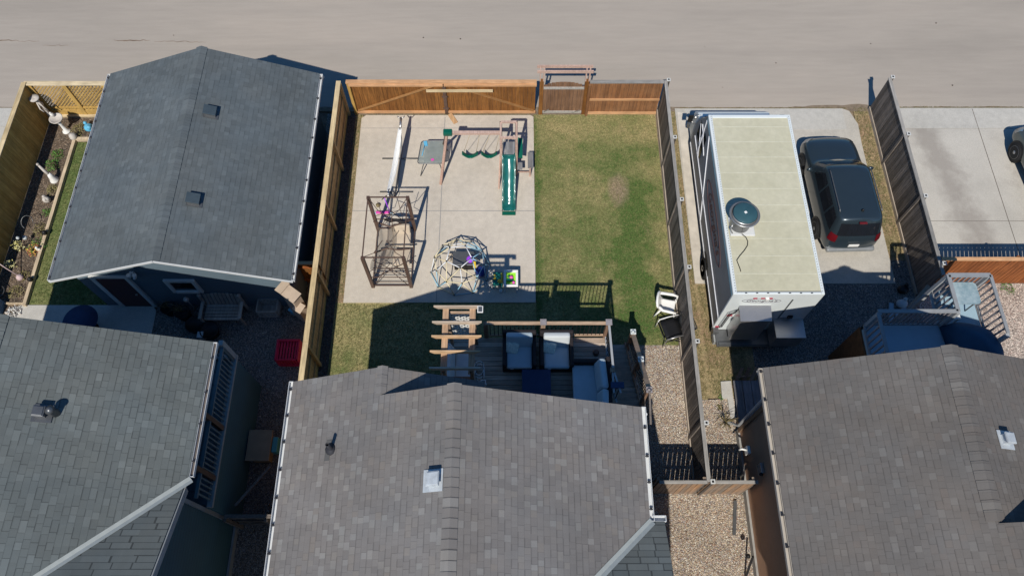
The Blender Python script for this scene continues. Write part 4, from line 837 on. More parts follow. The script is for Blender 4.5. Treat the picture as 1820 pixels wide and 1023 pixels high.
# ---- wicker seating
def wicker_chair(x, y, lab, lit):
    o = thing('wicker_armchair', lab, 'armchair', (x, y, DZ), 'wicker armchairs on the deck')
    w, dp = 0.92, 0.95
    mb = MB(); mb.box((0, -0.02, 0.17), (w - 0.06, dp - 0.1, 0.26)); mb.build('seat_base', M_wicker, o, off=L0, bevel=0.03)
    for s in (-1, 1):
        mb = MB(); mb.box((s * (w / 2 - 0.05), -0.03, 0.33), (0.10, dp - 0.12, 0.58)); mb.build('armrest', M_wicker, o, off=L0, bevel=0.03)
    mb = MB(); mb.box((0, dp / 2 - 0.06, 0.42), (w, 0.11, 0.8), (R(-9), 0, 0)); mb.build('backrest', M_wicker, o, off=L0, bevel=0.03)
    mb = MB(); mb.box((0, -0.10, 0.37), (w - 0.22, 0.70, 0.14)); mb.build('seat_cushion', M_cushion, o, off=L0, bevel=0.045)
    mb = MB(); mb.box((0, 0.29, 0.62), (w - 0.20, 0.17, 0.52), (R(-15), 0, 0)); mb.build('back_cushion', lit, o, off=L0, bevel=0.05)
    mb = MB(); mb.box((-0.2, 0.10, 0.52), (0.36, 0.10, 0.32), (R(-48), R(4), R(-10))); mb.build('pillow', M_pillow, o, off=L0, bevel=0.045)
    mb = MB(); mb.box((-0.2, -0.462, 0.38), (0.09, 0.012, 0.07)); mb.build('tag', M_cushlite, o, off=L0)
wicker_chair(0.20, 7.42, 'dark wicker armchair with blue cushions left of the middle deck post', M_cushion)
wicker_chair(1.22, 7.42, 'dark wicker armchair with its back cushion half in sunlight', M_cushlite)  # paler back cushion material: sunlight put into its colour
o = thing('wicker_sofa', 'dark wicker loveseat with two back cushions along the stair railing', 'sofa', (2.1, 6.3, DZ))
mb = MB(); mb.b2(1.66, 2.5, 5.35, 7.1, DZ + 0.05, DZ + 0.32); mb.build('seat_base', M_wicker, o, bevel=0.03)
mb = MB(); mb.b2(1.62, 2.52, 7.06, 7.17, DZ, DZ + 0.64); mb.build('armrest', M_wicker, o, bevel=0.03); mb = MB(); mb.b2(1.62, 2.52, 5.25, 5.36, DZ, DZ + 0.64); mb.build('armrest', M_wicker, o, bevel=0.03)
mb = MB(); mb.box((2.53, 6.21, DZ + 0.42), (0.11, 1.92, 0.8), (0, R(8), 0)); mb.build('backrest', M_wicker, o, bevel=0.03)
mb = MB(); mb.b2(1.64, 2.38, 5.36, 7.05, DZ + 0.32, DZ + 0.46); mb.build('seat_cushion', M_cushion, o, bevel=0.05)
for y, rz in ((6.66, 4), (5.82, -3)):
    mb = MB(); mb.box((2.38, y, DZ + 0.68), (0.2, 0.84, 0.48), (0, R(16), R(rz))); mb.build('back_cushion', M_cushion, o, bevel=0.07)
o = thing('deck_table', 'low navy square table in the shade in front of the wicker armchairs', 'table', (0.66, 6.5, DZ))
mb = MB(); mb.b2(0.27, 1.05, 6.1, 6.94, DZ + 0.36, DZ + 0.40); mb.build('tabletop', M_navy, o, bevel=0.01)
for x in (0.31, 1.01):
    for y in (6.14, 6.90): mb = MB(); mb.b2(x - .025, x + .025, y - .025, y + .025, DZ, DZ + 0.36); mb.build('leg', M_black, o)
o = thing('bowl', 'small brown bowl on the sunlit corner of the deck floor', 'bowl', (2.35, 7.55, DZ))
mb = MB(); mb.lathe([(0.05, 0), (0.09, 0.01), (0.08, 0.12), (0.06, 0.14)], (2.35, 7.55, DZ), 12); mb.build('basin', M_brownmetal, o)
# ---------------------------------------------------------------- things on the concrete pad (top at 0.05)
PZ = 0.05
o = thing('hammock', 'narrow white folded hammock strung on a dark steel stand', 'hammock', (-4.0, 15.3, PZ))
def hk(u, v):
    y = 16.45 + (13.85 - 16.45) * u; x = -3.90 - 0.22 * u; z = 0.98 - 0.22 * math.sin(math.pi * u) + 0.0
    w = 0.045 + 0.045 * math.sin(math.pi * min(1, u * 1.0)) ** 0.5
    return (x + (v - 0.5) * 2 * w, y, z + 0.16 * abs(v - 0.5) + 0.012 * math.sin(v * 25) + 0.008 * math.sin(u * 40 + v * 9))
mb = MB(); mb.grid(hk, 40, 12); mb.build('hammock_bed', M_white, o, solid=0.012)
mb = MB(); mb.tube([(-3.90, 16.95, 1.02), (-3.93, 16.6, 0.75), (-3.95, 16.2, 0.12), (-3.98, 15.8, 0.09), (-4.05, 14.6, 0.09), (-4.08, 14.2, 0.12), (-4.10, 13.9, 0.75), (-4.12, 13.68, 1.02)], 0.028, 8); mb.build('stand_frame', M_steeldk, o)
for y, x0, x1 in ((14.45, -4.6, -3.45), (15.85, -4.62, -3.1)):
    mb = MB(); mb.tube([(x0, y, PZ + 0.03), (x1, y, PZ + 0.03)], 0.026, 8); mb.build('foot', M_steeldk, o)
mb = MB(); mb.tube([(-4.02, 16.95, 1.06), (-3.95, 16.88, 1.03), (-3.90, 16.93, 1.02), (-3.83, 16.88, 1.03), (-3.77, 16.96, 1.06)], 0.018, 6); mb.tube([(-3.9, 16.9, 1.02), (-3.9, 16.5, 1.0)], 0.045, 8); mb.tube([(-4.12, 13.95, 1.0), (-4.13, 13.72, 1.02)], 0.03, 8); mb.build('hanger', M_steel, o)
# glass patio table
t = NT('table_glass'); M_tglass = t.done(t.ramp(t.noise(3, 3), [(0.3, (0.26, 0.29, 0.265)), (0.7, (0.36, 0.39, 0.355))]), 0.15, 0, 0.5, 0.62)
o = thing('glass_table', 'square frosted glass patio table tilting beside the swing frame leg', 'table', (-2.8, 15.65, PZ))
def rrect(x0, x1, y0, y1, r, n=5):
    P = []
    for cx, cy, a0 in ((x1 - r, y1 - r, 0), (x0 + r, y1 - r, 90), (x0 + r, y0 + r, 180), (x1 - r, y0 + r, 270)):
        for i in range(n + 1): a = R(a0 + 90 * i / n); P.append((cx + r * math.cos(a), cy + r * math.sin(a)))
    return P
sk = lambda P: [(x + (y - 15.65) * 0.10, y) for x, y in P]
mb = MB(); mb.prism(sk(rrect(-3.20, -2.36, 15.22, 16.13, 0.1)), 0.70, 0.712); mb.build('glass_top', M_tglass, o)
mb = MB(); mb.tube([(x, y, 0.705) for x, y in sk(rrect(-3.22, -2.34, 15.20, 16.15, 0.1))], 0.018, 6, closed=True); mb.build('rim', M_steeldk, o)
for (x, y, x1, y1) in ((-3.1, 15.3, -3.22, 15.12), (-2.5, 15.3, -2.42, 15.12), (-3.0, 16.0, -3.1, 16.2), (-2.45, 16.0, -2.3, 16.2)):
    mb = MB(); mb.tube([(x + 0.12 * (1 if x < -2.8 else -1), y + (0.1 if y < 15.6 else -0.1), 0.69), (x, y, 0.45), (x1, y1, PZ + 0.02)], 0.017, 6); mb.build('leg', M_steeldk, o)
o2 = thing('toy', 'light blue toy racquet lying on the corner of the glass table', 'toy', (-3.0, 15.9, 0.715))
mb = MB(); mb.box((-3.02, 16.02, 0.73), (0.12, 0.2, 0.03), (0, 0, 0.2)); mb.build('head', M_skyblue, o2); mb = MB(); mb.tube([(-3.05, 15.95, 0.735), (-3.12, 15.5, 0.735)], 0.015, 6); mb.build('handle', M_skyblue, o2)
mb = MB(); mb.box((-2.75, 15.35, 0.72), (0.10, 0.09, 0.012), (0, 0, 0.3)); solo('paper', mb, M_pink, 'tiny pink card lying on the glass table top', 'card')
# swing set and play tower
o = thing('playset', 'wooden swing set with two green belt swings, a tower and a long green slide', 'playset', (-1.0, 15.4, PZ))
mb = MB(); mb.b2(-2.15, -0.36, 15.47, 15.57, 1.95, 2.05, t=0.9); mb.build('swing_beam', M_pinkwood, o)
for y1 in (14.78, 16.28):
    mb = MB(); mb.bar((-2.16, 15.52, 1.98), (-2.5, y1, PZ), 0.085, 0.06); mb.build('leg', M_brownmetal if y1 > 15 else M_pinkwood, o)
mb = MB(); mb.bar((-2.33, 15.15, 1.0), (-2.33, 15.9, 1.0), 0.03, 0.09); mb.build('leg_brace', M_brownmetal, o)
mb = MB(); mb.b2(-2.28, -1.98, 15.42, 15.62, 1.93, 2.10); mb.build('end_bracket', M_green, o, bevel=0.03)
for cx in (-1.47, -0.80):
    mb = MB()
    for s in (-1, 1): mb.tube([(cx + s * 0.16 + 0.24, 15.52, 1.95), (cx + s * 0.22, 15.72, 0.62)], 0.008, 5)
    c = mb.build('swing_chain', M_chain, o)
    mb = MB(); mb.grid(lambda u, v: (cx + (u - 0.5) * 0.54, 15.70 + (v - 0.5) * 0.15, 0.62 - 0.22 * math.sin(math.pi * u) + 0.02 * abs(v - .5)), 14, 3); mb.build('swing_seat', M_green, c, solid=0.02)
for x in (-0.37, 0.15):
    for y in (15.17, 15.8):
        mb = MB(); mb.b2(x - 0.04, x + 0.04, y - 0.04, y + 0.04, PZ, 2.2); mb.build('tower_post', M_pinkwood if y < 15.5 else M_brownmetal, o)
mb = MB()
for y in (15.17, 15.8): mb.b2(-0.37, 0.15, y - 0.03, y + 0.03, 2.17, 2.25, t=0.9)
mb.b2(-0.40, -0.34, 15.17, 15.8, 2.15, 2.21); mb.b2(0.12, 0.18, 15.17, 15.8, 2.15, 2.21); mb.build('top_frame', M_pinkwood, o)
mb = MB()
for i in range(4): mb.b2(-0.31 + i * 0.105, -0.31 + i * 0.105 + 0.095, 15.2, 15.78, 1.12, 1.16)
mb.build('tower_floor', M_greyplank, o)
mb = MB(); mb.bar((-0.40, 15.2, 1.15), (-0.46, 14.6, PZ), 0.05, 0.05); mb.build('leg_brace', M_pinkwood, o)
mb = MB()
prof = [(15.24, 1.17), (15.12, 1.15), (14.9, 0.98), (14.5, 0.66), (14.1, 0.36), (13.9, 0.22), (13.74, 0.17), (13.62, 0.17)]
def sl(u, v):
    f = u * (len(prof) - 1); i = min(int(f), len(prof) - 2); q = f - i
    y = prof[i][0] + (prof[i + 1][0] - prof[i][0]) * q; z = prof[i][1] + (prof[i + 1][1] - prof[i][1]) * q
    X = [-0.23, -0.225, -0.21, -0.19, -0.17, 0.17, 0.19, 0.21, 0.225, 0.23]; Z = [-0.02, 0.10, 0.11, 0.09, 0.0, 0.0, 0.09, 0.11, 0.10, -0.02]
    g = v * (len(X) - 1); j = min(int(g), len(X) - 2); p = g - j
    return (-0.11 + X[j] + (X[j + 1] - X[j]) * p, y, z + Z[j] + (Z[j + 1] - Z[j]) * p + 0.010 * math.sin(u * 19 + v * 6) + 0.007 * math.sin(u * 37 - v * 9))
mb.grid(sl, 42, 9, sm=True); mb.build('slide', M_slide, o, solid=0.015)
mb = MB(); mb.b2(-0.34, 0.12, 13.52, 13.64, PZ, 0.10); mb.b2(-0.33, -0.29, 15.1, 15.2, PZ, 1.1); mb.b2(0.08, 0.12, 15.1, 15.2, PZ, 1.1); mb.build('slide_support', M_green, o)
mb = MB(); mb.add([(0.20, 15.86, 1.30), (0.36, 15.86, 1.24), (0.36, 15.26, 0.95), (0.20, 15.26, 1.0), (0.20, 15.86, 1.26), (0.36, 15.86, 1.20), (0.36, 15.26, 0.91), (0.20, 15.26, 0.96)], [(3, 2, 1, 0), (4, 5, 6, 7), (0, 1, 5, 4), (1, 2, 6, 5), (2, 3, 7, 6), (3, 0, 4, 7)]); mb.build('climbing_panel', M_green, o)
mb = MB(); mb.b2(0.18, 0.36, 15.0, 15.28, 0.62, 0.66); mb.build('side_step', M_greyplank, o)
mb = MB(); mb.b2(0.55, 0.74, 15.18, 15.85, 0.44, 0.48); mb.build('bench_seat', M_greyplank, o)
mb = MB(); mb.b2(0.60, 0.66, 15.10, 15.16, PZ, 0.5); mb.b2(0.60, 0.66, 15.80, 15.86, PZ, 0.44); mb.b2(0.16, 0.66, 15.10, 15.13, 0.30, 0.34); mb.build('bench_support', M_pinkwood, o)
# swing gazebo frame
o = thing('gazebo_frame', 'bare brown metal canopy frame with a sagging mesh cloth inside', 'gazebo frame', (-3.9, 11.85, PZ))
gxa, gxb, gya, gyb, gz2 = -4.55, -3.3, 10.8, 12.95, 2.1
for x in (gxa, gxb):
    for y in (gya, gyb): mb = MB(); mb.bar((x, y, PZ), (x, y, gz2), 0.10, 0.10); mb.build('corner_post', M_brownmetal, o)
mb = MB()
for x in (gxa, gxb): mb.bar((x, gya, gz2), (x, gyb, gz2), 0.035); mb.bar((x, gya, 0.15), (x, gyb, 0.15), 0.03)
for y in (gya, gyb): mb.bar((gxa, y, gz2), (gxb, y, gz2), 0.035); mb.bar((gxa, y, 0.15), (gxb, y, 0.15), 0.03); mb.bar((gxa, y, 0.75), (gxb, y, 0.75), 0.025)
mb.build('top_rail', M_brownmetal, o)
mb = MB()
for (x, y, sx, sy) in ((gxa, gyb, 1, -1), (gxb, gyb, -1, -1), (gxa, gya, 1, 1), (gxb, gya, -1, 1)):
    mb.tube([(x, y, gz2), (x + sx * 0.28, y + sy * 0.30, gz2 - 0.28), (x + sx * 0.56, y + sy * 0.62, gz2 - 0.05)], 0.012, 5)
    mb.tube([(x + sx * .1, y, 0.2), (-3.92, y + sy * 0.05, 1.35), (-3.92, y + sy * .5, 0.75)], 0.012, 5)
    mb.tube([(x, y + sy * 0.05, 1.0), (x + sx * 0.3, y + sy * 0.1, 1.25), (x + sx * 0.3, y + sy * 0.1, 2.0)], 0.010, 5)
mb.build('inner_frame', M_brownmetal, o); mb = MB()
for i in range(4): mb.tube([(gxa + 0.05, 10.9 + i * 0.10, 0.2 + 0.14 * i), (gxb - 0.05, 10.9 + i * 0.10, 0.2 + 0.14 * i)], 0.012, 5)
mb.tube([(gxa, 11.0, 0.2), (gxb, 11.5, 0.6)], 0.012, 5); mb.tube([(gxb, 11.0, 0.2), (gxa, 11.5, 0.6)], 0.012, 5)
mb.build('inner_frame', M_brownmetal, o)
mb = MB(); mb.tube([(-4.5, 11.75, 0.62), (-4.1, 11.9, 0.66), (-3.7, 11.85, 0.64), (-3.3, 11.92, 0.62)], 0.025, 6); mb.build('swing_bar', M_brownmetal, o); mb = MB(); mb.tube([(gxa, 12.75, 0.95), (-4.0, 12.6, 0.85), (gxb, 12.8, 0.95)], 0.03, 6); mb.build('swing_bar', M_brownmetal, o)
mb = MB(); mb.grid(lambda u, v: (-4.45 + 0.50 * v + 0.10 * math.sin(u * 5), 12.6 - 1.55 * u, 0.95 - 0.6 * math.sin(math.pi * (0.15 + 0.7 * u)) * (0.35 + 0.65 * math.sin(math.pi * v)) + 0.05 * math.sin(u * 17 + v * 6)), 26, 10); 
t = NT('mesh_cloth_thin'); M_thin = t.done((0.26, 0.21, 0.165), 0.9, 0, 0.1, 0.5); mb.build('mesh_cloth', M_thin, o)
mb = MB(); mb.box((-3.66, 12.35, 0.46), (0.60, 0.50, 0.09), (R(4), 0, 0)); mb.box((-3.68, 12.66, 0.62), (0.60, 0.14, 0.36), (R(-20), 0, 0)); mb.build('bench_cushion', M_beige, o, bevel=0.04)
mb = MB(); mb.box((-3.64, 11.75, 0.32), (0.56, 0.62, 0.06), (R(-6), 0, 0)); mb.build('footrest_cushion', M_beige, o, bevel=0.025)
mb = MB(); mb.tube([(-4.2, 12.85, 0.9), (-4.0, 12.75, 1.0), (-3.8, 12.8, 0.95), (-3.6, 12.7, 0.98), (-3.4, 12.75, 0.9)], [0.03, 0.07, 0.05, 0.06, 0.03], 8); mb.build('rolled_canopy', M_wicker, o)
# pink scooter
o = thing('kick_scooter', 'pink kick scooter leaning against the brown canopy frame', 'scooter', (-4.4, 13.6, PZ))
mb = MB(); mb.b2(-4.66, -4.18, 13.52, 13.62, 0.14, 0.17); mb.build('footboard', M_pink, o, bevel=0.01)
mb = MB(); mb.tube([(-4.18, 13.57, 0.15), (-4.28, 13.72, 0.85)], 0.018, 8); mb.build('steering_column', M_purple, o)
mb = MB(); mb.tube([(-4.36, 13.64, 0.85), (-4.20, 13.8, 0.87)], 0.016, 8); mb.build('handlebar', M_black, o)
for x in (-4.68, -4.14): mb = MB(); mb.lathe([(0.05, -0.012), (0.055, 0), (0.05, 0.012)], (x, 13.57, 0.105), 14, axis='y'); mb.build('wheel', M_tubeblue, o)
mb = MB(); mb.lathe([(0.0, 0), (0.07, 0.01), (0.08, 0.07), (0.0, 0.1)], (-4.62, 13.9, PZ), 10); solo('toy_stick', mb, M_leafdry, 'small dry plant clump blown against the canopy frame corner', 'debris')
# geodesic climbing dome
o = thing('climbing_dome', 'geodesic climbing dome of cream, white and blue bars with dark joints', 'climbing dome', (-1.71, 11.45, PZ))
Rd, phi = 0.98, (1 + 5 ** 0.5) / 2
def sph(th, ph, cz=0.0): return Vector((-1.71 + Rd * math.sin(th) * math.cos(ph), 11.45 + Rd * math.sin(th) * math.sin(ph), PZ + 0.02 + Rd * 1.02 * math.cos(th)))
top = [sph(R(26), R(54 + 72 * i + 8)) for i in range(5)]; mid = [sph(R(58), R(90 + 72 * i + 8)) for i in range(5)] + [sph(R(56), R(54 + 72 * i + 8)) for i in range(5)]
bot = [sph(R(89), R(72 + 36 * i + 8)) for i in range(10)]
bars = []
for i in range(5):
    bars += [(top[i], top[(i + 1) % 5]), (top[i], mid[i]), (top[i], mid[(i - 1) % 5]), (top[i], mid[5 + i]), (mid[5 + i], mid[i]), (mid[5 + (i + 1) % 5], mid[i])]
for i in range(10): bars.append((bot[i], bot[(i + 1) % 10]))
for p in mid:
    ds = sorted(bot, key=lambda b: (b - p).length)[:2]
    for b in ds: bars.append((p, b))
groups = {0: [], 1: [], 2: []}
for i, b in enumerate(bars):
    lo = min(b[0].z, b[1].z); cr = 2 if (b[0].x + b[1].x) / 2 > -1.35 or lo < 0.1 and i % 2 else (0 if i % 3 else 1)
    groups[cr].append(b)
for g_, m in ((0, M_tubecream), (1, M_tubewhite), (2, M_tubeblue)):
    for a, b in groups[g_]:
        mb = MB(); mb.tube([a, b], 0.017, 6); mb.build('bar', m, o)
for p in top + mid + bot: mb = MB(); mb.ball(p, 0.033, 8); mb.build('joint', M_black, o)
o = thing('toy_bench', 'dark plastic toy workbench inside the climbing dome', 'toy', (-1.55, 11.6, PZ))
mb = MB(); mb.b2(-1.95, -1.2, 11.38, 11.9, 0.42, 0.46); mb.build('top', M_steeldk, o, bevel=0.02); mb = MB(); mb.b2(-1.9, -1.22, 11.42, 11.86, PZ, 0.42); mb.build('cabinet', M_black, o)
mb = MB(); mb.b2(-2.14, -1.96, 11.6, 11.86, 0.34, 0.38); mb.b2(-1.19, -1.04, 11.58, 11.7, 0.34, 0.38); mb.build('shelf', M_beige, o)
mb = MB(); mb.ball((-1.36, 11.55, 0.56), 0.13, 14, sq=(1, 1, 0.9)); solo('helmet', mb, M_purple, 'purple child helmet resting on the dark toy workbench', 'helmet')
mb = MB(); mb.b2(-1.27, -1.17, 11.3, 11.5, 0.42, 0.5); solo('toy_box', mb, M_yellow, 'small yellow toy beside the purple helmet', 'toy')
mb = MB(); mb.ball((-1.03, 11.26, PZ + 0.19), 0.19, 18); solo('ball', mb, M_blueball, 'large dark blue ball on the shaded pad right of the dome', 'ball')
for i, (x, y) in enumerate(((-0.72, 11.24), (-0.74, 10.86))):
    mb = MB(); a0 = random.random()
    for q in range(16):
        a = a0 + q * 2.4; r = 0.16 * math.sqrt(q / 16); mb.ball((x + r * math.cos(a), y + r * math.sin(a), PZ + 0.03), 0.030, 7)
    solo('ball_cluster', mb, M_white, ['white cluster of small toy balls nearest the blue ball', 'white cluster of small toy balls lower beside the dome foot'][i], 'toy balls')
mb = MB()
for q in range(9): mb.ball((-0.55 + random.uniform(-.05, .09), 10.75 + q * 0.055 + random.uniform(-.02, .02), PZ + 0.02), 0.022, 6)
solo('ball_cluster', mb, M_tubewhite, 'thin line of loose white balls between the two ball clusters and the green table', 'toy balls')
o = thing('activity_table', 'low dark green activity table with yellow toys left of the sand table', 'toy table', (-0.45, 10.95, PZ))
mb = MB(); mb.b2(-0.62, -0.30, 10.72, 11.2, 0.26, 0.34); mb.build('tabletop', plain('green_dark', (0.01, 0.16, 0.13), 0.4), o, bevel=0.02)
for x in (-0.58, -0.34):
    for y in (10.76, 11.16): mb = MB(); mb.b2(x - .02, x + .02, y - .02, y + .02, PZ, 0.26); mb.build('leg', M_teal, o)
mb = MB(); mb.ball((-0.40, 10.84, 0.38), 0.075, 8); mb.ball((-0.56, 10.94, 0.37), 0.05, 8); mb.ball((-0.56, 11.06, 0.37), 0.04, 8); mb.b2(-0.36, -0.31, 10.8, 11.15, 0.34, 0.37); mb.build('toy_blocks', M_yellow, o)
mb = MB(); mb.lathe([(0.05, 0), (0.06, 0.1), (0.05, 0.1), (0.04, 0.02)], (-0.37, 10.63, PZ), 10); solo('cup', mb, M_white, 'small white cup below the green activity table', 'cup')
o = thing('sand_table', 'white square sand table filled with lime green play mat and toys', 'toy table', (-0.03, 10.9, PZ))
mb = MB(); mb.b2(-0.27, 0.2, 10.58, 10.66, 0.44, 0.54); mb.b2(-0.27, 0.2, 11.10, 11.18, 0.44, 0.54); mb.b2(-0.27, -0.19, 10.66, 11.10, 0.44, 0.54); mb.b2(0.12, 0.2, 10.66, 11.10, 0.44, 0.54); mb.build('tray_rim', M_white, o, bevel=0.02)
mb = MB(); mb.b2(-0.19, 0.12, 10.66, 11.10, 0.42, 0.47); mb.build('tray', M_lime, o)
mb = MB(); mb.ball((-0.02, 10.92, 0.50), 0.07, 8); mb.ball((0.05, 10.74, 0.50), 0.055, 8); mb.build('toy_figure', M_pink, o); mb = MB(); mb.b2(-0.17, 0.05, 10.80, 10.86, 0.47, 0.53); mb.ball((-0.1, 10.96, 0.5), 0.05, 8); mb.build('toy_blocks', M_green, o)
for x in (-0.23, 0.16):
    for y in (10.62, 11.14): mb = MB(); mb.b2(x - .025, x + .025, y - .025, y + .025, PZ, 0.44); mb.build('leg', M_white, o)
# lawn chairs by the grey fence
o = thing('plastic_chair', 'white moulded plastic armchair standing on the lawn against the grey fence', 'chair', (4.95, 9.95, 0), rz=R(78))
def shell(u, v):   # u across, v along seat then back
    x = (u - 0.5) * 0.46
    if v < 0.5: y = -0.24 + v * 0.9; z = 0.40 - 0.02 * math.sin(math.pi * v * 2)
    else: y = 0.21 + (v - 0.5) * 0.30; z = 0.40 + (v - 0.5) * 0.86; x *= 1.0 + 0.12 * math.sin(math.pi * (v - .5))
    return (x, y, z - 0.02 * math.cos((u - 0.5) * 3.1) + 0.02)
mb = MB(); mb.grid(shell, 10, 18); mb.build('seat_shell', M_white, o, off=L0, solid=0.012)
for s in (-1, 1):
    mb = MB(); mb.tube([(s * 0.27, -0.27, 0.40), (s * 0.30, -0.25, 0.62), (s * 0.31, -0.1, 0.645), (s * 0.30, 0.15, 0.65), (s * 0.24, 0.30, 0.74)], [0.032, 0.036, 0.048, 0.05, 0.045], 10); mb.build('armrest', M_white, o, off=L0)
    mb = MB(); mb.tube([(s * 0.26, -0.25, 0.42), (s * 0.29, -0.31, 0.0)], [0.032, 0.022], 8); mb.build('leg', M_white, o, off=L0)
    mb = MB(); mb.tube([(s * 0.24, 0.22, 0.42), (s * 0.27, 0.34, 0.0)], [0.032, 0.022], 8); mb.build('leg', M_white, o, off=L0)
mb = MB(); mb.tube([(-0.27, 0.31, 0.72), (-0.25, 0.35, 0.80), (-0.16, 0.38, 0.86), (0, 0.39, 0.88), (0.16, 0.38, 0.86), (0.25, 0.35, 0.80), (0.27, 0.31, 0.72)], 0.04, 10); mb.build('top_rail', M_white, o, off=L0)
o = thing('folding_chair', 'black mesh folding chair facing away behind the white plastic chair', 'chair', (4.98, 9.12, 0), rz=R(105)); o.scale = (1.3, 1.15, 1.05)
mb = MB(); mb.grid(lambda u, v: ((u - 0.5) * 0.5, -0.28 + 0.5 * v, 0.42 + 0.03 * v), 4, 4); mb.build('seat', M_black, o, off=L0, solid=0.01)
mb = MB(); mb.grid(lambda u, v: ((u - 0.5) * 0.52, -0.30 - 0.22 * v, 0.40 + 0.52 * v), 4, 4); mb.build('backrest', plain('chair_mesh', (0.05, 0.052, 0.055), 0.7), o, off=L0, solid=0.01)
for s in (-1, 1):
    mb = MB(); mb.tube([(s * 0.27, 0.28, 0.0), (s * 0.27, 0.24, 0.58), (s * 0.27, 0.0, 0.62), (s * 0.27, -0.30, 0.60)], 0.014, 8); mb.build('armrest', M_white if s > 0 else M_steel, o, off=L0)
    mb = MB(); mb.tube([(s * 0.27, -0.54, 0.95), (s * 0.27, -0.22, 0.36), (s * 0.27, 0.25, 0.40)], 0.014, 8); mb.tube([(s * 0.27, 0.2, 0.58), (s * 0.27, -0.34, 0.0)], 0.014, 8); mb.build('frame', M_black, o, off=L0)
mb = MB(); mb.tube([(-0.27, -0.54, 0.95), (0.27, -0.54, 0.95)], 0.014, 8); mb.tube([(-0.27, 0.26, 0.41), (0.27, 0.26, 0.41)], 0.014, 8); mb.build('cross_bar', M_black, o, off=L0)

# ---------------------------------------------------------------- food truck
TR = thing('food_truck', 'white topped step van food truck with grey wrapped side and roof exhaust fan', 'truck', (7.55, 12.5, 0))
M_tw = plain('truck_white', (0.66, 0.70, 0.70), 0.35, var=0.04, scale=2, spec=0.5); M_tr = NT('truck_roof')
c_ = M_tr.ramp(M_tr.noise(0.8, 5, rough=0.7), [(0.3, (0.46, 0.435, 0.31)), (0.7, (0.55, 0.52, 0.39))]); c_ = M_tr.mix(1.0, c_, M_tr.ramp(M_tr.noise(7, 4), [(0.3, 0.94), (0.7, 1.05)]), 'MULTIPLY'); M_tr = M_tr.done(c_, 0.7)
M_wrap = plain('truck_wrap', (0.19, 0.20, 0.215), 0.4, var=0.1, scale=2); M_tblue = plain('truck_edge', (0.30, 0.50, 0.58), 0.4)
x0, x1 = 6.26, 8.82
mb = MB(); mb.prismx([(9.16, 0.55), (9.16, 3.06), (15.35, 3.06), (15.9, 2.35), (16.15, 1.75), (16.15, 0.55)], x0, x1); mb.build('body', M_wrap, TR)
mb = MB(); mb.prismx([(16.15, 0.5), (16.15, 1.9), (16.55, 1.78), (16.86, 1.45), (16.92, 0.5)], x0 + 0.06, x1 - 0.06); mb.build('hood', M_tw, TR, bevel=0.05)
mb = MB(); mb.b2(x0 - 0.01, x1 + 0.01, 9.10, 9.158, 0.52, 3.07); mb.build('rear_panel', M_tw, TR)
mb = MB(); mb.b2(x0 - 0.015, x0 + 0.10, 9.10, 15.40, 3.0, 3.10); mb.b2(x1 - 0.08, x1 + 0.015, 9.10, 15.40, 3.0, 3.10); mb.b2(x0 + 0.10, x1 - 0.08, 15.28, 15.40, 3.0, 3.10); mb.b2(x0 + 0.10, x1 - 0.08, 9.10, 9.18, 3.0, 3.095); mb.build('roof_trim', M_tw, TR, bevel=0.015)
mb = MB(); mb.b2(x0 + 0.10, x1 - 0.08, 9.18, 15.28, 3.0, 3.075); rf = mb.build('roof', M_tr, TR)
mb = MB(); y = 9.75
while y < 15.2: mb.b2(x0 + 0.10, x1 - 0.08, y, y + 0.022, 3.075, 3.079); y += 0.575
mb.build('roof_seam', plain('roof_seam', (0.56, 0.545, 0.43), 0.7), rf)
mb = MB(); y = 9.2
while y < 15.35:
    mb.box((x0 + 0.062, y, 3.102), (0.028, 0.035, 0.006)); mb.box((x1 - 0.04, y, 3.102), (0.022, 0.03, 0.006)); y += 0.085
mb.build('rivets', M_trim_grey, rf)
mb = MB(); y = x0 + 0.35
while y < x1 - 0.1: mb.box((y, 9.135, 3.102), (0.06, 0.03, 0.008)); y += 0.31
mb.b2(x0 + 0.1, x1 - 0.05, 9.176, 9.186, 3.095, 3.101); mb.build('roof_clip', M_steeldk, rf)
mb = MB(); mb.b2(x0 - 0.012, x0 - 0.002, 9.16, 15.35, 2.88, 3.0); mb.build('side_edge', M_tblue, TR)
# white trim lines of the left side
wl = MB(); wl.b2(x0 - 0.018, x0, 9.12, 16.1, 0.66, 0.71); wl.b2(x0 - 0.022, x0, 9.12, 15.9, 1.30, 1.355)
wl.bar((x0 - 0.011, 12.95, 0.72), (x0 - 0.011, 14.75, 2.85), 0.07, 0.02, up=(1, 0, 0)); wl.bar((x0 - 0.011, 14.6, 2.0), (x0 - 0.011, 15.6, 2.35), 0.05, 0.02, up=(1, 0, 0))
wl.bar((x0 - 0.011, 15.2, 1.3), (x0 - 0.011, 15.35, 2.85), 0.05, 0.02, up=(1, 0, 0)); wl.bar((x0 - 0.011, 15.0, 1.42), (x0 - 0.011, 15.75, 2.2), 0.045, 0.02, up=(1, 0, 0)); wl.build('trim_line', plain('trim_bright', (0.75, 0.75, 0.78), 0.4), TR)
mb = MB(); mb.b2(x0 - 0.012, x0 - 0.001, 14.86, 15.14, 1.45, 2.5); mb.b2(x0 - 0.012, x0 - 0.001, 15.42, 15.8, 1.6, 2.3); mb.build('side_window', M_glassdark, TR)
mb = MB(); mb.prismx([(15.40, 3.0), (15.93, 2.36), (16.17, 1.92), (16.14, 1.92), (15.90, 2.34), (15.36, 3.0)], x0 + 0.12, x1 - 0.12); mb.build('windshield', plain('windshield_blue', (0.03, 0.10, 0.20), 0.08, spec=0.7), TR)
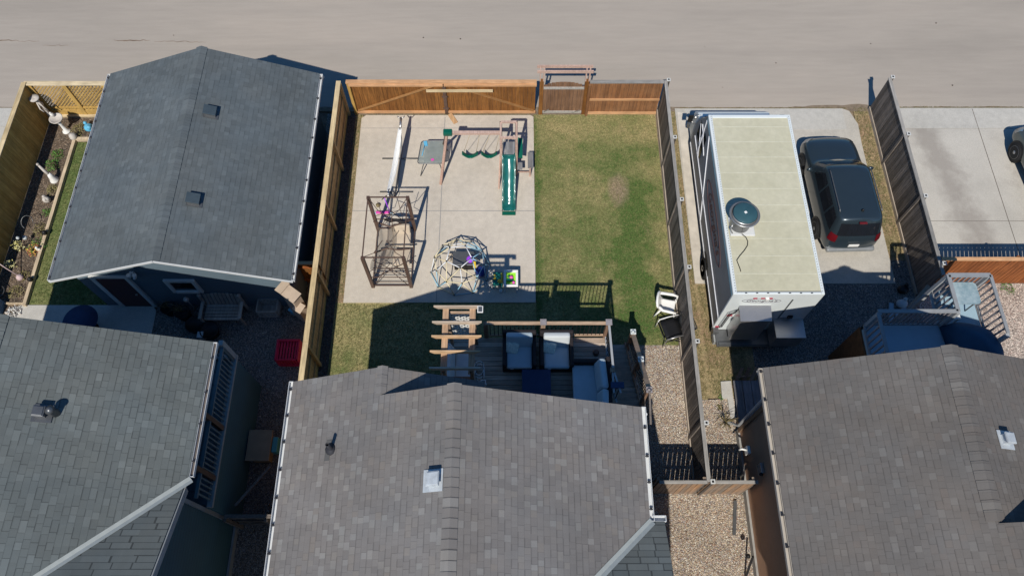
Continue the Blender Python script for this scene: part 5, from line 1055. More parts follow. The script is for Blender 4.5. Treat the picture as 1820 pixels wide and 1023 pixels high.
mb = MB(); mb.box((6.0, 16.15, 1.95), (0.16, 0.06, 0.34)); mi = mb.build('side_mirror', M_black, TR, bevel=0.02)
mb = MB(); mb.tube([(6.05, 16.15, 2.0), (6.27, 16.1, 2.2)], 0.014, 6); mb.tube([(6.05, 16.15, 1.8), (6.27, 16.12, 1.65)], 0.014, 6); mb.ball((6.17, 16.2, 1.95), 0.08, 10); mb.build('mirror_arm', M_steel, mi)
mb = MB(); mb.box((9.02, 16.15, 1.95), (0.16, 0.06, 0.34)); mb.tube([(8.95, 16.15, 2.0), (8.8, 16.1, 2.2)], 0.014, 6); mb.build('side_mirror', M_black, TR)
mb = MB(); mb.b2(x0 + 0.0, x1, 16.90, 17.05, 0.42, 0.66); mb.build('front_bumper', M_steeldk, TR, bevel=0.02)
for y in (11.3, 15.6):
    for s, x in ((-1, x0 - 0.02), (1, x1 + 0.02)):
        mb = MB(); mb.lathe([(0.30, -0.12), (0.385, -0.10), (0.395, 0), (0.385, 0.10), (0.30, 0.12)], (x - s * (0.10 if y < 15 else 0.24), y, 0.40), 24, axis='x'); w_ = mb.build('tyre', M_rubber, TR)
        mb = MB(); mb.lathe([(0.0, 0.03), (0.10, 0.05), (0.11, -0.02), (0.22, -0.04), (0.26, 0.03), (0.285, 0.04)] if s > 0 else [(0.0, -0.03), (0.10, -0.05), (0.11, 0.02), (0.22, 0.04), (0.26, -0.03), (0.285, -0.04)], (x - s * (0.02 if y < 15 else 0.16), y, 0.40), 20, axis='x'); mb.build('rim', M_steel, w_)
mb = MB(); mb.prismx([(10.80, 0.5), (10.87, 0.80), (11.07, 0.92), (11.53, 0.92), (11.73, 0.80), (11.80, 0.5)], x0 - 0.01, x0 + 0.02); mb.build('wheel_arch', M_black, TR)
# rear equipment
mb = MB(); mb.b2(6.66, 7.50, 8.66, 9.09, 0.75, 2.2); mb.build('rear_cabinet', M_steel, TR, bevel=0.01)
mb = MB(); mb.prismx([(8.64, 2.17), (8.64, 2.24), (9.1, 2.34), (9.1, 2.27)], 6.62, 7.54); mb.build('cabinet_lid', M_steel, TR)
mb = MB(); mb.b2(7.93, 8.78, 8.50, 9.09, 0.6, 1.33); mb.build('generator_box', M_steel, TR, bevel=0.01)
mb = MB(); mb.b2(7.91, 8.80, 8.47, 9.1, 1.33, 1.37); mb.build('generator_lid', M_steel, TR)
mb = MB(); mb.b2(6.35, 8.6, 8.55, 9.1, 0.42, 0.50); mb.b2(6.25, 6.42, 8.95, 9.12, 0.35, 0.66); mb.b2(6.40, 8.5, 8.58, 8.66, 0.52, 0.56); mb.build('rear_bumper', M_steeldk, TR)
mb = MB(); mb.b2(6.30, 6.42, 8.72, 9.0, 0.2, 0.42); mb.build('mud_flap', M_trim_grey, TR)
mb = MB(); mb.tube([(6.42, 9.06, 0.95), (6.42, 8.98, 1.0), (6.45, 8.98, 1.95), (6.55, 8.98, 2.05), (6.62, 9.06, 2.05)], 0.014, 6); mb.tube([(6.36, 9.06, 0.95), (6.36, 8.96, 1.0), (6.39, 8.96, 2.0), (6.5, 8.96, 2.12), (6.64, 9.06, 2.12)], 0.014, 6); mb.build('grab_rail', M_black, TR)
for x, z, w, h in ((6.94, 2.83, 0.11, 0.05), (7.16, 2.83, 0.11, 0.05), (7.38, 2.83, 0.11, 0.05), (6.52, 1.62, 0.16, 0.07), (6.36, 0.75, 0.12, 0.09)):
    mb = MB(); mb.b2(x - w / 2, x + w / 2, 9.08, 9.105, z - h / 2, z + h / 2); mb.build('tail_light', plain('lamp_red' + str(z), (0.35, 0.01, 0.04), 0.3), TR)
mb = MB(); mb.b2(7.24, 7.33, 9.05, 9.10, 2.76, 2.86); mb.build('licence_lamp', M_white, TR)
mb = MB(); mb.b2(8.02, 8.06, 9.085, 9.10, 1.4, 2.75); mb.b2(8.05, 8.42, 9.085, 9.10, 1.42, 1.45); mb.build('door_gap', M_steeldk, TR)
mb = MB(); mb.box((8.35, 9.07, 1.55), (0.14, 0.06, 0.12)); mb.build('door_latch', M_black, TR)
Mt = plain('letter_dark', (0.16, 0.15, 0.17), 0.6); Mt2 = plain('letter_brown', (0.10, 0.055, 0.05), 0.6)
text_mesh("Georgina's", 0.21, 'lettering', Mt, TR, Matrix.Translation(Vector((7.17, 9.095, 2.66)) - TR.location) @ Matrix.Rotation(R(90), 4, 'X'), 0.002, 0.3)
mb = MB(); mb.tube([(7.17 + 0.56 * math.cos(a), 9.096, 2.66 + (0.13 if abs(math.sin(a)) > .3 else .1) * math.sin(a)) for a in [i * math.pi / 14 for i in range(28)]], 0.008, 4, closed=True); mb.build('lettering_oval', Mt, TR)
Ms = Matrix.Translation(Vector((x0 - 0.016, 12.0, 2.15)) - TR.location) @ Matrix.Rotation(R(-90), 4, 'Z') @ Matrix.Rotation(R(90), 4, 'X')
text_mesh("Georgina's", 0.52, 'lettering', Mt2, TR, Ms, 0.002, 0.3)
mb = MB(); mb.tube([(x0 - 0.012, 12.0 + 1.55 * math.cos(a), 2.15 + 0.36 * math.sin(a)) for a in [i * math.pi / 18 for i in range(36)]], 0.014, 4, closed=True); mb.build('lettering_oval', Mt2, TR)
# exhaust fan on the roof
mb = MB(); mb.b2(6.40, 7.12, 10.98, 11.62, 3.075, 3.13); fb = mb.build('fan_base', M_trim, TR, bevel=0.02)
fx, fy = 6.70, 11.36
mb = MB(); mb.lathe([(0.30, 0), (0.30, 0.42), (0.34, 0.46), (0.43, 0.56), (0.445, 0.60), (0.40, 0.61), (0.36, 0.585), (0.335, 0.56), (0.33, 0.64), (0.31, 0.66), (0.0, 0.68)], (fx, fy, 3.1), 32); fh = mb.build('exhaust_fan', plain('fan_metal', (0.30, 0.30, 0.30), 0.35, 0.6), TR)
mb = MB(); mb.lathe([(0.36, 0.664), (0.33, 0.69), (0.0, 0.70)], (fx, fy, 3.1), 28); mb.build('fan_cap', plain('fan_cap_teal', (0.035, 0.09, 0.11), 0.4), fh)
mb = MB(); mb.box((fx, fy, 3.806), (0.07, 0.07, 0.012), (0, 0, 0.5)); mb.build('cap_label', M_white, fh)
mb = MB(); mb.tube([(6.72, 11.02, 3.15), (6.84, 10.92, 3.12), (6.88, 10.8, 3.1), (6.85, 10.66, 3.1), (6.74, 10.5, 3.1), (6.58, 10.32, 3.1), (6.48, 10.18, 3.1), (6.50, 10.08, 3.1), (6.54, 9.9, 3.1), (6.55, 9.82, 3.09)], 0.012, 6); mb.build('power_cable', M_black, TR)
mb = MB(); mb.tube([(6.42, 11.2, 3.45), (6.36, 11.1, 3.3), (6.45, 11.05, 3.14)], 0.02, 6); mb.build('conduit', M_steel, fh)
# ---------------------------------------------------------------- cars
def lerp(a, b, t): return a + (b - a) * t
def make_car(name, label, loc, rz, paint, L=4.6, hw=0.93, zr=1.74, zb=1.05, ru=0.66, glassm=None):
    o = thing(name, label, 'car', loc, None, rz)
    zs = [0.28, 0.28, 0.42, 0.72, zb - 0.04, zb + 0.02, zr - 0.10, zr - 0.01, zr + 0.03]
    def sec(ys, ws, z): return [(w, y, zz) for w, y, zz in zip(ws, ys, z)]
    w = hw; S = []
    tail = lambda dy, sc, rf: sec([dy + .10, dy + .06, dy + .0, dy + .04, dy + .08, dy + .12, dy + .34, dy + .42, dy + .46], [0, w * .8 * sc, w * .93 * sc, w * .96 * sc, w * .93 * sc, w * .90 * sc, ru * sc * 1.02, ru * sc * .88, 0], zs)
    S.append(tail(0.0, 0.0, 0)); S.append(tail(0.01, 0.55, 0)); S.append(tail(0.06, 0.90, 0)); S.append(tail(0.20, 1.0, 0))
    def full(y, rk=0.0, fl=1.0): return sec([y] * 9, [0, w * .9, w * fl, w * fl, w * .97, w * .935, ru * 1.04, ru * .86, 0], zs)
    S.append(full(0.72)); S.append(full(1.4)); S.append(full(1.9)); S.append(full(2.3))
    zc = [0.28, 0.28, 0.42, 0.72, zb - 0.04, zb + 0.0, zr - 0.14, zr - 0.05, zr - 0.01]; S.append(sec([2.56] * 9, [0, w * .9, w, w, w * .97, w * .93, ru * 1.02, ru * .84, 0], zc))
    zc = [0.28, 0.28, 0.42, 0.72, zb - 0.05, zb + 0.01, zb + 0.06, zb + 0.09, zb + 0.11]; S.append(sec([3.04] * 9, [0, w * .9, w, w, w * .96, w * .91, w * .80, w * .66, 0], zc))
    zc = [0.28, 0.28, 0.42, 0.70, zb - 0.08, zb - 0.03, zb + 0.02, zb + 0.05, zb + 0.07]; S.append(sec([3.18] * 9, [0, w * .9, w, w, w * .95, w * .89, w * .76, w * .60, 0], zc))
    zc = [0.28, 0.28, 0.42, 0.68, zb - 0.14, zb - 0.08, zb - 0.02, zb + 0.01, zb + 0.03]; S.append(sec([L - 0.5] * 9, [0, w * .9, w * .99, w * .99, w * .95, w * .90, w * .78, w * .6, 0], zc))
    zc = [0.28, 0.28, 0.42, 0.62, zb - 0.24, zb - 0.18, zb - 0.12, zb - 0.10, zb - 0.09]; S.append(sec([L - .14, L - .16, L - .12, L - .12, L - .16, L - .2, L - .22, L - .2, L - .18], [0, w * .78, w * .92, w * .93, w * .88, w * .82, w * .7, w * .5, 0], zc))
    zc = [0.28, 0.30, 0.42, 0.60, zb - 0.34, zb - 0.30, zb - 0.27, zb - 0.26, zb - 0.26]; S.append(sec([L - .04, L - .05, L, L - .01, L - .04, L - .06, L - .08, L - .08, L - .07], [0, w * .6, w * .7, w * .7, w * .62, w * .55, w * .45, w * .3, 0], zc))
    S.append(sec([L - .02, L - .02, L + .02, L + .01, L - .03, L - .05, L - .07, L - .07, L - .06], [0] * 9, zc))
    ns = len(S)
    def at(s, i, sg=1, off=0.0):
        i0 = min(int(s), ns - 2); f = s - i0; j0 = min(int(i), 7); g = i - j0
        P = lambda a, b: Vector(S[a][b]); p = P(i0, j0).lerp(P(i0, j0 + 1), g).lerp(P(i0 + 1, j0).lerp(P(i0 + 1, j0 + 1), g), f)
        if off:
            du = (P(i0 + 1, j0).lerp(P(i0 + 1, j0 + 1), g) - P(i0, j0).lerp(P(i0, j0 + 1), g)); dv = (P(i0, j0 + 1) - P(i0, j0)).lerp(P(i0 + 1, j0 + 1) - P(i0 + 1, j0), f)
            n = dv.cross(du); n.normalize(); p = p + n * -off if (n.x < 0 and sg) and n.z < 0 else p + n * off
        return Vector((p.x * sg, p.y - L / 2, p.z))
    mb = MB()
    for sg in (1, -1):
        b = len(mb.v)
        for s in S:
            for p in s: mb.v.append((p[0] * sg, p[1] - L / 2, p[2]))
        for i in range(ns - 1):
            for j in range(8):
                q = (b + i * 9 + j, b + (i + 1) * 9 + j, b + (i + 1) * 9 + j + 1, b + i * 9 + j + 1); mb.face(q if sg < 0 else q[::-1], 0.5, True)
    body = mb.build('body', paint, o, off=L0, subsurf=2)
    me = body.data; import bmesh; bm = bmesh.new(); bm.from_mesh(me); bmesh.ops.remove_doubles(bm, verts=bm.verts, dist=1e-4); bmesh.ops.recalc_face_normals(bm, faces=bm.faces); bm.to_mesh(me); bm.free()
    bpy.context.view_layer.update(); dg = bpy.context.evaluated_depsgraph_get(); ev = body.evaluated_get(dg)
    from mathutils.bvhtree import BVHTree
    bvh = BVHTree.FromObject(ev, dg)
    def patch(pname, cor, mat, parent, nu=10, nv=6, off=0.008, sides=(1, -1), dirv=None):
        for sg in sides:
            def fn(u, v):
                a = Vector(cor[0]).lerp(Vector(cor[1]), u); b_ = Vector(cor[3]).lerp(Vector(cor[2]), u); p = a.lerp(b_, v)
                p = Vector((p.x * sg, p.y - L / 2, p.z)); h = bvh.find_nearest(p); return h[0] + h[1] * off
            m2 = MB(); m2.grid(fn, nu, nv); m2.build(pname, mat, parent, off=L0)
    gm = glassm or M_glassdark
    zt = zr - 0.14
    patch('side_window', [(w, 1.88, zb + .07), (w, 2.66, zb + .08), (ru + .08, 2.30, zt), (ru + .08, 1.88, zt)], gm, o)
    patch('side_window', [(w, 1.10, zb + .07), (w, 1.80, zb + .07), (ru + .08, 1.80, zt), (ru + .08, 1.10, zt)], gm, o)
    patch('side_window', [(w, .40, zb + .10), (w, 1.02, zb + .07), (ru + .08, 1.02, zt), (ru + .08, .60, zt)], gm, o)
    patch('windshield', [(-w * .76, 2.98, zb + .12), (w * .76, 2.98, zb + .12), (ru * .86, 2.62, zr - .09), (-ru * .86, 2.62, zr - .09)], gm, o, 14, 6, sides=(1,))
    patch('rear_window', [(-w * .72, .14, zb + .10), (w * .72, .14, zb + .10), (ru * .90, .32, zr - .14), (-ru * .90, .32, zr - .14)], gm, o, 14, 6, sides=(1,))
    patch('tail_light', [(w * .97, .26, zb - .16), (w * .70, .05, zb - .16), (w * .68, .12, zb + .12), (w * .93, .32, zb + .14)], plain('tail_red', (0.11, 0.006, 0.01), 0.2, coat=0.5), o, 6, 6, 0.02)
    patch('headlight', [(w * .84, L - .30, zb - .36), (w * .55, L - .08, zb - .36), (w * .52, L - .14, zb - .22), (w * .80, L - .40, zb - .18)], M_steel, o, 6, 4, 0.015)
    mb = MB(); mb.b2(-w * .86, w * .86, -L / 2 - 0.05, -L / 2 + 0.22, 0.40, 0.56); mb.build('rear_bumper', plain(name + '_bumper', (0.28, 0.29, 0.29), 0.35, 0.3), o, off=L0, bevel=0.06)
    mb = MB(); mb.b2(-0.17, 0.17, -L / 2 - 0.005, -L / 2 + 0.02, 0.70, 0.82); mb.build('licence_plate', M_white, o, off=L0)
    mb = MB(); mb.b2(-0.12, 0.12, -L / 2 + 0.26, -L / 2 + 0.33, zr - 0.05, zr - 0.02); mb.build('brake_light', plain('brake_red', (0.12, 0.012, 0.016), 0.3), o, off=L0)
    for sg in (1, -1):
        mb = MB(); mb.tube([(sg * ru * .93, -L / 2 + y, zr + 0.035 - (0.03 if y in (0.7, 2.3) else 0)) for y in (0.7, 0.8, 1.3, 1.8, 2.2, 2.3)], 0.018, 6); mb.build('roof_rail', M_steeldk, o, off=L0)
        mb = MB(); mb.ball((sg * (w + 0.10), 2.74 - L / 2, zb + 0.08), 0.11, 10, sq=(1, .6, .8)); mb.tube([(sg * w * .93, 2.74 - L / 2, zb), (sg * (w + .06), 2.74 - L / 2, zb + .04)], 0.03, 6); mb.build('side_mirror', paint, o, off=L0)
        for y in (0.92, L - 0.88):
            mb = MB(); mb.lathe([(0.0, sg * 0.0), (0.36, sg * 0.0), (0.40, sg * 0.012), (0.40, sg * 0.02), (0.37, sg * 0.025)], (sg * (w - 0.02), y - L / 2, 0.38), 28, axis='x'); mb.build('wheel_arch', M_black, o, off=L0)
            mb = MB(); mb.lathe([(0.20, -0.11), (0.335, -0.105), (0.352, -0.07), (0.352, 0.07), (0.335, 0.105), (0.24, 0.11), (0.235, 0.08)], (sg * (w - 0.08), y - L / 2, 0.35), 28, axis='x'); tw = mb.build('tyre', M_rubber, o, off=L0)
            mb = MB(); X = sg * (w - 0.08 + 0.085); c = Vector((X, y - L / 2, 0.35)); mb.lathe([(0.205, sg * 0.02), (0.235, sg * 0.025), (0.24, 0)], c, 28, axis='x')
            for q in range(6): a = q * math.pi / 3; mb.bar(c + Vector((sg * .015, 0.05 * math.cos(a), 0.05 * math.sin(a))), c + Vector((sg * .01, 0.225 * math.cos(a), 0.225 * math.sin(a))), 0.055, 0.02, up=(1, 0, 0))
            mb.lathe([(0.0, sg * .04), (0.06, sg * .03), (0.07, 0)], c, 12, axis='x'); mb.build('rim', M_alloy, tw, off=L0)
    return o
M_suv = plain('suv_paint', (0.030, 0.046, 0.058), 0.30, 0.35, var=0.05, scale=2, spec=0.5, coat=0.8)
SUV = make_car('parked_car', 'dark blue grey suv parked tight beside the food truck', (11.06, 14.10, 0.03), R(1.5), M_suv, L=4.36, ru=0.72)
mb = MB(); mb.lathe([(0.0, .06), (0.03, .05), (0.05, 0)], (0.05, -1.45, 1.765), 10); mb.build('antenna', M_black, SUV, off=L0)
mb = MB(); mb.grid(lambda u, v: ((u - .5) * 1.36, 0.88 + 0.08 * v - 0.14 * (2 * u - 1) ** 2 * 1.0, 1.175 - 0.08 * (2 * u - 1) ** 2 - 0.02 * v), 16, 2); mb.build('cowl', plain('cowl_dusty', (0.22, 0.215, 0.19), 0.7), SUV, off=L0, solid=0.01)
M_car2 = plain('car_paint_grey', (0.10, 0.115, 0.11), 0.3, 0.4, coat=0.7)
CAR2 = make_car('parked_car', 'grey car at the right edge of the picture on the stained driveway', (18.78, 14.55, 0.03), R(4), M_car2, L=4.6, zr=1.5, zb=0.98)
# ---------------------------------------------------------------- deck of the right house
M_raildeck = plain('rail_stone_grey', (0.25, 0.26, 0.27), 0.6)
RD = thing('wooden_deck', 'painted grey blue deck with pale railings behind the right house', 'deck', (11.8, 7.2, 0))
mb = MB(); mb.prism([(10.0, 5.98), (13.38, 5.98), (13.38, 8.4), (10.0, 8.4)], DZ - 0.12, DZ); mb.build('deck_floor', M_deckblue, RD)
mb = MB(); mb.prism([(12.2, 8.4), (13.38, 8.4), (13.38, 9.5), (12.2, 9.5)], DZ - 0.12, DZ); mb.build('deck_extension', M_deckblue, RD)
for x, y in ((10.05, 8.35), (12.2, 9.48), (13.36, 9.48), (12.2, 8.38), (13.36, 7.7)):
    mb = MB(); mb.b2(x - 0.05, x + 0.05, y - 0.05, y + 0.05, 0, DZ + 1.0); mb.build('post', M_railgrey, RD)
rail_run(RD, (10.0, 8.4, DZ), (12.2, 8.4, DZ), 0.08, 1.0, M_raildeck, bal=M_capgrey, step=0.13, bw=0.035, wtop=0.11)
rail_run(RD, (12.2, 8.4, DZ), (12.2, 9.5, DZ), 0.08, 1.0, M_raildeck, bal=M_capgrey, step=0.14, bw=0.04, wtop=0.11)
rail_run(RD, (12.2, 9.5, DZ), (13.38, 9.5, DZ), 0.08, 1.0, M_raildeck, bal=M_capgrey, step=0.14, bw=0.04, wtop=0.13)
rail_run(RD, (13.38, 9.5, DZ), (13.38, 7.75, DZ), 0.08, 1.0, M_raildeck, bal=M_capgrey, step=0.16, bw=0.04, wtop=0.09)
rail_run(RD, (10.0, 8.35, DZ), (10.0, 6.9, DZ), 0.08, 1.0, M_raildeck, bal=M_capgrey, step=0.17, bw=0.04, wtop=0.1)
mb = MB(); mb.prism([(9.95, 6.0), (10.0, 6.0), (10.0, 8.4), (9.95, 8.4)], 0, DZ - 0.12); mb.b2(10.0, 12.2, 8.35, 8.4, 0.0, DZ - 0.12); mb.build('deck_skirt', plain('rust_skirt', (0.17, 0.075, 0.03), 0.7, var=0.3), RD)
for i in range(8):
    z = DZ * (8 - i) / 9; mb = MB(); mb.b2(9.95 - (i + 1) * 0.27, 9.95 - i * 0.27, 6.35, 7.35, z - 0.04, z); mb.build('stair_tread', M_deckpost, RD)
mb = MB(); mb.bar((9.95, 7.4, 2.4), (7.8, 7.4, 0.1), 0.05, 0.25); mb.bar((9.95, 6.32, 2.4), (7.8, 6.32, 0.1), 0.05, 0.25); mb.build('stringer', M_deckpost, RD)
rail_run(RD, (9.95, 6.35, DZ), (7.9, 6.35, 0.25), 0.05, 0.95, M_deckpost, bal=M_deckpost, step=0.2, bw=0.035, wtop=0.09)
mb = MB(); mb.bar((12.95, 10.25, 1.25), (12.05, 9.35, 1.15), 0.14, 0.05); solo('loose_plank', mb, M_deckpost, 'brown plank leaning beside the dark fence under the right deck corner', 'plank')
o = thing('glass_table', 'pale blue glass top patio table on the small deck extension', 'table', (12.75, 9.1, DZ))
mb = MB(); mb.prism(rrect(12.36, 13.12, 8.76, 9.44, 0.12), DZ + 0.66, DZ + 0.68)
t = NT('sky_glass'); M_skyglass = t.done(t.ramp(t.noise(2.5, 4, rough=0.7), [(0.35, (0.18, 0.27, 0.31)), (0.7, (0.42, 0.50, 0.52))]), 0.25, 0, 0.7); mb.build('tabletop', M_skyglass, o)
for x, y in ((12.45, 8.85), (13.03, 8.85), (12.45, 9.35), (13.03, 9.35)): mb = MB(); mb.tube([(x, y, DZ), (x, y, DZ + 0.66)], 0.02, 6); mb.build('leg', M_steeldk, o)
o = thing('deck_chair', 'white strap chair half seen between the pale balusters of the right deck', 'chair', (12.5, 8.55, DZ))
mb = MB(); mb.b2(12.25, 12.6, 8.42, 8.72, DZ + 0.36, DZ + 0.40); mb.build('seat', M_trim, o); mb = MB(); mb.b2(12.22, 12.26, 8.42, 8.72, DZ + 0.4, DZ + 0.75); mb.build('backrest', M_trim, o)
for x in (12.28, 12.57):
    for y in (8.45, 8.69): mb = MB(); mb.tube([(x, y, DZ), (x, y, DZ + 0.36)], 0.015, 6); mb.build('leg', M_steel, o)
mb = MB(); mb.grid(lambda u, v: (12.15 + 1.35 * u + 0.12 * v, 8.28 + 0.1 * math.sin(u * 5) - 1.25 * v + 0.3 * (u - .5) ** 2 * (1 - v), DZ + 0.04 + 0.70 * (math.sin(math.pi * min(1, max(0, u))) ** 0.35) * (math.sin(math.pi * v) ** 0.35) + 0.03 * math.sin(u * 12) * math.sin(v * 9)), 26, 20)
solo('furniture_cover', mb, plain('cover_navy', (0.03, 0.075, 0.13), 0.8), 'dark navy cover draped over patio furniture on the right deck', 'cover', solid=0.01)
for i, (x, y, m, lab) in enumerate(((12.75, 10.65, M_black, 'dark bag dropped at the foot of the shaded dark fence'), (12.6, 10.15, M_cushlite, 'pale crumpled bag in the shade by the dark fence base'))):
    mb = MB(); mb.ball((x, y, 0.14), 0.19, 12, sq=(1, .8, .75)); mb.ball((x + .08, y + .1, 0.27), 0.07, 8); b = solo('bag', mb, m, lab, 'bag')
mb = MB(); mb.bar((12.35, 9.75, 0.05), (12.75, 10.05, 0.05), 0.12, 0.06); mb.bar((12.15, 9.5, 0.06), (12.3, 10.2, 0.06), 0.14, 0.06); solo('timber_offcuts', mb, M_deckblue, 'two pale timber offcuts lying under the right deck corner', 'timber')
# plants by the orange fence and the deck
def leafy(name, label, x, y, r, h, m, n=60, z=0.0, cat='plant', group=None, ls=0.05):
    o = thing(name, label, cat, (x, y, z), group); mb = MB(); st = MB()
    for i in range(n):
        a = random.uniform(0, 6.28); rr = r * math.sqrt(random.random()); zz = h * random.uniform(0.15, 1.0) * (1 - 0.5 * rr / r); p = Vector((x + rr * math.cos(a), y + rr * math.sin(a), z + zz)); b = random.uniform(0, 6.28); t = random.uniform(-0.6, 0.7)
        d = Vector((math.cos(b), math.sin(b), t)).normalized() * ls * random.uniform(0.6, 1.4); s = d.cross(Vector((0, 0, 1))).normalized() * d.length * 0.32
        mb.add([p, p + d * .5 + s, p + d, p + d * .5 - s], [(0, 1, 2, 3)], random.random())
        if i % 5 == 0: st.tube([(x, y, z), (p.x * .6 + x * .4, p.y * .6 + y * .4, z + zz * .7), p], 0.004, 4)
    mb.build('foliage', m, o); st.build('stem', M_leafdry, o); return o
def leafmat(n, a, b): t = NT(n); return t.done(t.mix(t.attr(), a, b), 0.6, 0, 0.3)
M_l1 = leafmat('leaf_green', (0.03, 0.10, 0.015), (0.12, 0.26, 0.05)); M_l2 = leafmat('leaf_olive', (0.12, 0.11, 0.04), (0.28, 0.24, 0.10)); M_l3 = leafmat('flower_mix', (0.5, 0.05, 0.08), (0.75, 0.62, 0.08)); M_l4 = leafmat('flower_yellow', (0.55, 0.50, 0.12), (0.7, 0.66, 0.4))
leafy('weed', 'small bright weed growing at the foot of the orange fence', 16.25, 10.75, 0.22, 0.18, M_l1)
leafy('weed', 'green weed beside the right edge of the painted deck', 13.75, 8.5, 0.22, 0.22, M_l1)
leafy('weed', 'low green weed at the right foundation below the concrete slab', 6.42, 7.05, 0.10, 0.1, M_l1, 30); leafy('weed', 'low olive weed in the gravel nearest the short fence', 6.35, 6.75, 0.09, 0.08, M_l2, 30)
# platform of boards beside the brown wall
o = thing('wooden_platform', 'low dark board platform against the brown siding under the right eave', 'platform', (7.1, 6.8, 0))
for i in range(4): mb = MB(); mb.b2(6.78 + i * 0.27, 6.78 + i * 0.27 + 0.25, 6.12, 7.5, 0.24, 0.29); mb.build('board', wood('platform_board', (0.15, 0.15, 0.16), (0.21, 0.21, 0.23), axis=1) if i == 0 else bpy.data.materials['platform_board'], o)
mb = MB(); mb.b2(6.8, 7.84, 6.2, 6.28, 0, 0.24); mb.b2(6.8, 7.84, 7.34, 7.42, 0, 0.24); mb.build('joist', M_deckpost, o)
mb = MB()
for i in range(3): mb.bar((6.9 + i * 0.22, 7.5, 0.15), (7.05 + i * 0.22, 7.85, 0.5), 0.10, 0.03)
mb.bar((6.88, 7.62, 0.28), (7.6, 7.68, 0.3), 0.04, 0.04); solo('pallet', mb, M_deckpost, 'slatted wooden pallet leaning behind the dark board platform', 'pallet')
slab('side_slab', [(6.46, 7.55), (6.78, 7.57), (6.78, 6.35), (6.62, 6.38), (6.60, 7.0), (6.44, 7.02)], 0.06, M_apron)
mb = MB(); mb.bar((6.45, 1.8, 0.02), (6.55, 2.35, 0.72), 0.05, 0.05, t=.2); mb.ball((6.42, 2.36, 0.72), 0.07, 8); solo('garden_light', mb, M_black, 'thin dark stake light by the right foundation at the picture bottom', 'lamp')
mb = MB(); mb.bar((6.30, 3.0, 0.05), (6.45, 3.95, 0.06), 0.09, 0.05); solo('downspout_extension', mb, M_steeldk, 'dark hose like drain lying in the gravel below the right foundation', 'drain')
mb = MB()
for i in range(26):
    a = random.uniform(0, 6.28); p = Vector((6.35, 6.2, 0.35)); q = p + Vector((math.cos(a) * .38, math.sin(a) * .3, random.uniform(-.15, .35))); mb.tube([p, (p + q) / 2 + Vector((0, 0, .06)), q], [0.01, 0.008, 0.003], 4)
mb.tube([(6.6, 6.1, 0), (6.35, 6.2, 0.35)], 0.02, 6); solo('bare_shrub', mb, M_leafdry, 'bare twiggy shrub at the brown wall corner casting a ragged shadow', 'shrub')

# ---------------------------------------------------------------- left yard and flower bed
o = thing('edging_timber', 'pale timber edging running along the flower bed at the far left', 'garden edging', (-15.62, 13.3, 0))
mb = MB(); mb.b2(-15.83, -15.72, 10.1, 16.75, 0, 0.14); mb.build('long_timber', M_edge, o); mb = MB(); mb.b2(-15.72, -13.3, 16.63, 16.75, 0, 0.14); mb.build('cross_timber', M_edge, o)
mb = MB(); mb.b2(-16.5, -15.84, 10.16, 10.22, 0, 0.1); mb.build('end_timber', M_edge, o)
mb = MB(); mb.lathe([(0.11, 0), (0.13, 0.08), (0.10, 0.22), (0.0, 0.25)], (-15.80, 16.72, 0.1), 12); solo('corner_stone', mb, M_stone, 'rounded pink stone pot on the corner of the pale timber edging', 'stone')
def statue(name, label, cat, x, y, prof, m, n=16): mb = MB(); mb.lathe(prof, (x, y, 0), n); return mb
o = thing('birdbath', 'white birdbath with a wide bowl near the lattice fence', 'birdbath', (-16.22, 17.1, 0))
mb = MB(); mb.lathe([(0.15, 0), (0.14, 0.05), (0.07, 0.10), (0.055, 0.4), (0.08, 0.58), (0.04, 0.64)], (-16.22, 17.1, 0), 14); mb.build('pedestal', M_white, o)
mb = MB(); mb.lathe([(0.05, 0.62), (0.20, 0.68), (0.24, 0.76), (0.21, 0.76), (0.17, 0.70), (0.0, 0.69)], (-16.22, 17.1, 0), 18); mb.build('bowl', M_stone, o); mb = MB(); mb.ball((-16.34, 17.2, 0.84), 0.07, 8, sq=(1, 1, 1.5)); mb.ball((-16.33, 17.18, 0.95), 0.035, 8); mb.build('figurine', M_white, o)
o = thing('garden_statue', 'grey stone figure with a round dish hung on the far corner of the dark fence', 'statue', (-16.7, 17.45, 0))
mb = MB(); mb.lathe([(0.10, 0), (0.08, 0.3), (0.05, 0.8), (0.05, 0.95), (0.09, 1.05)], (-16.7, 17.5, 0), 10); mb.build('pedestal', M_stone, o)
mb = MB(); mb.lathe([(0.03, 1.28), (0.17, 1.36), (0.17, 1.40), (0.05, 1.38), (0.0, 1.37)], (-16.74, 17.48, 0), 16); mb.build('dish', M_stone, o)
mb = MB(); mb.lathe([(0.09, 1.0), (0.07, 1.12), (0.05, 1.25), (0.04, 1.3)], (-16.7, 17.48, 0), 10); mb.tube([(-16.66, 17.44, 1.2), (-16.56, 17.36, 1.0), (-16.52, 17.38, 0.85)], 0.025, 6); mb.tube([(-16.74, 17.44, 1.2), (-16.70, 17.32, 0.98), (-16.62, 17.30, 0.86)], 0.025, 6); mb.build('figure', M_stone, o)
o = thing('garden_statue', 'pale grey fairy figure bending in the middle of the flower bed', 'statue', (-16.1, 15.0, 0))
mb = MB(); mb.lathe([(0.16, 0), (0.15, 0.06), (0.11, 0.14), (0.09, 0.3), (0.05, 0.42)], (-16.1, 14.97, 0), 12); mb.build('base', M_white, o); mb = MB(); mb.tube([(-16.1, 14.97, 0.35), (-16.2, 15.02, 0.55), (-16.32, 15.12, 0.7)], [0.06, 0.05, 0.04], 8); mb.ball((-16.34, 15.14, 0.74), 0.055, 8); mb.build('figure', M_stone, o)
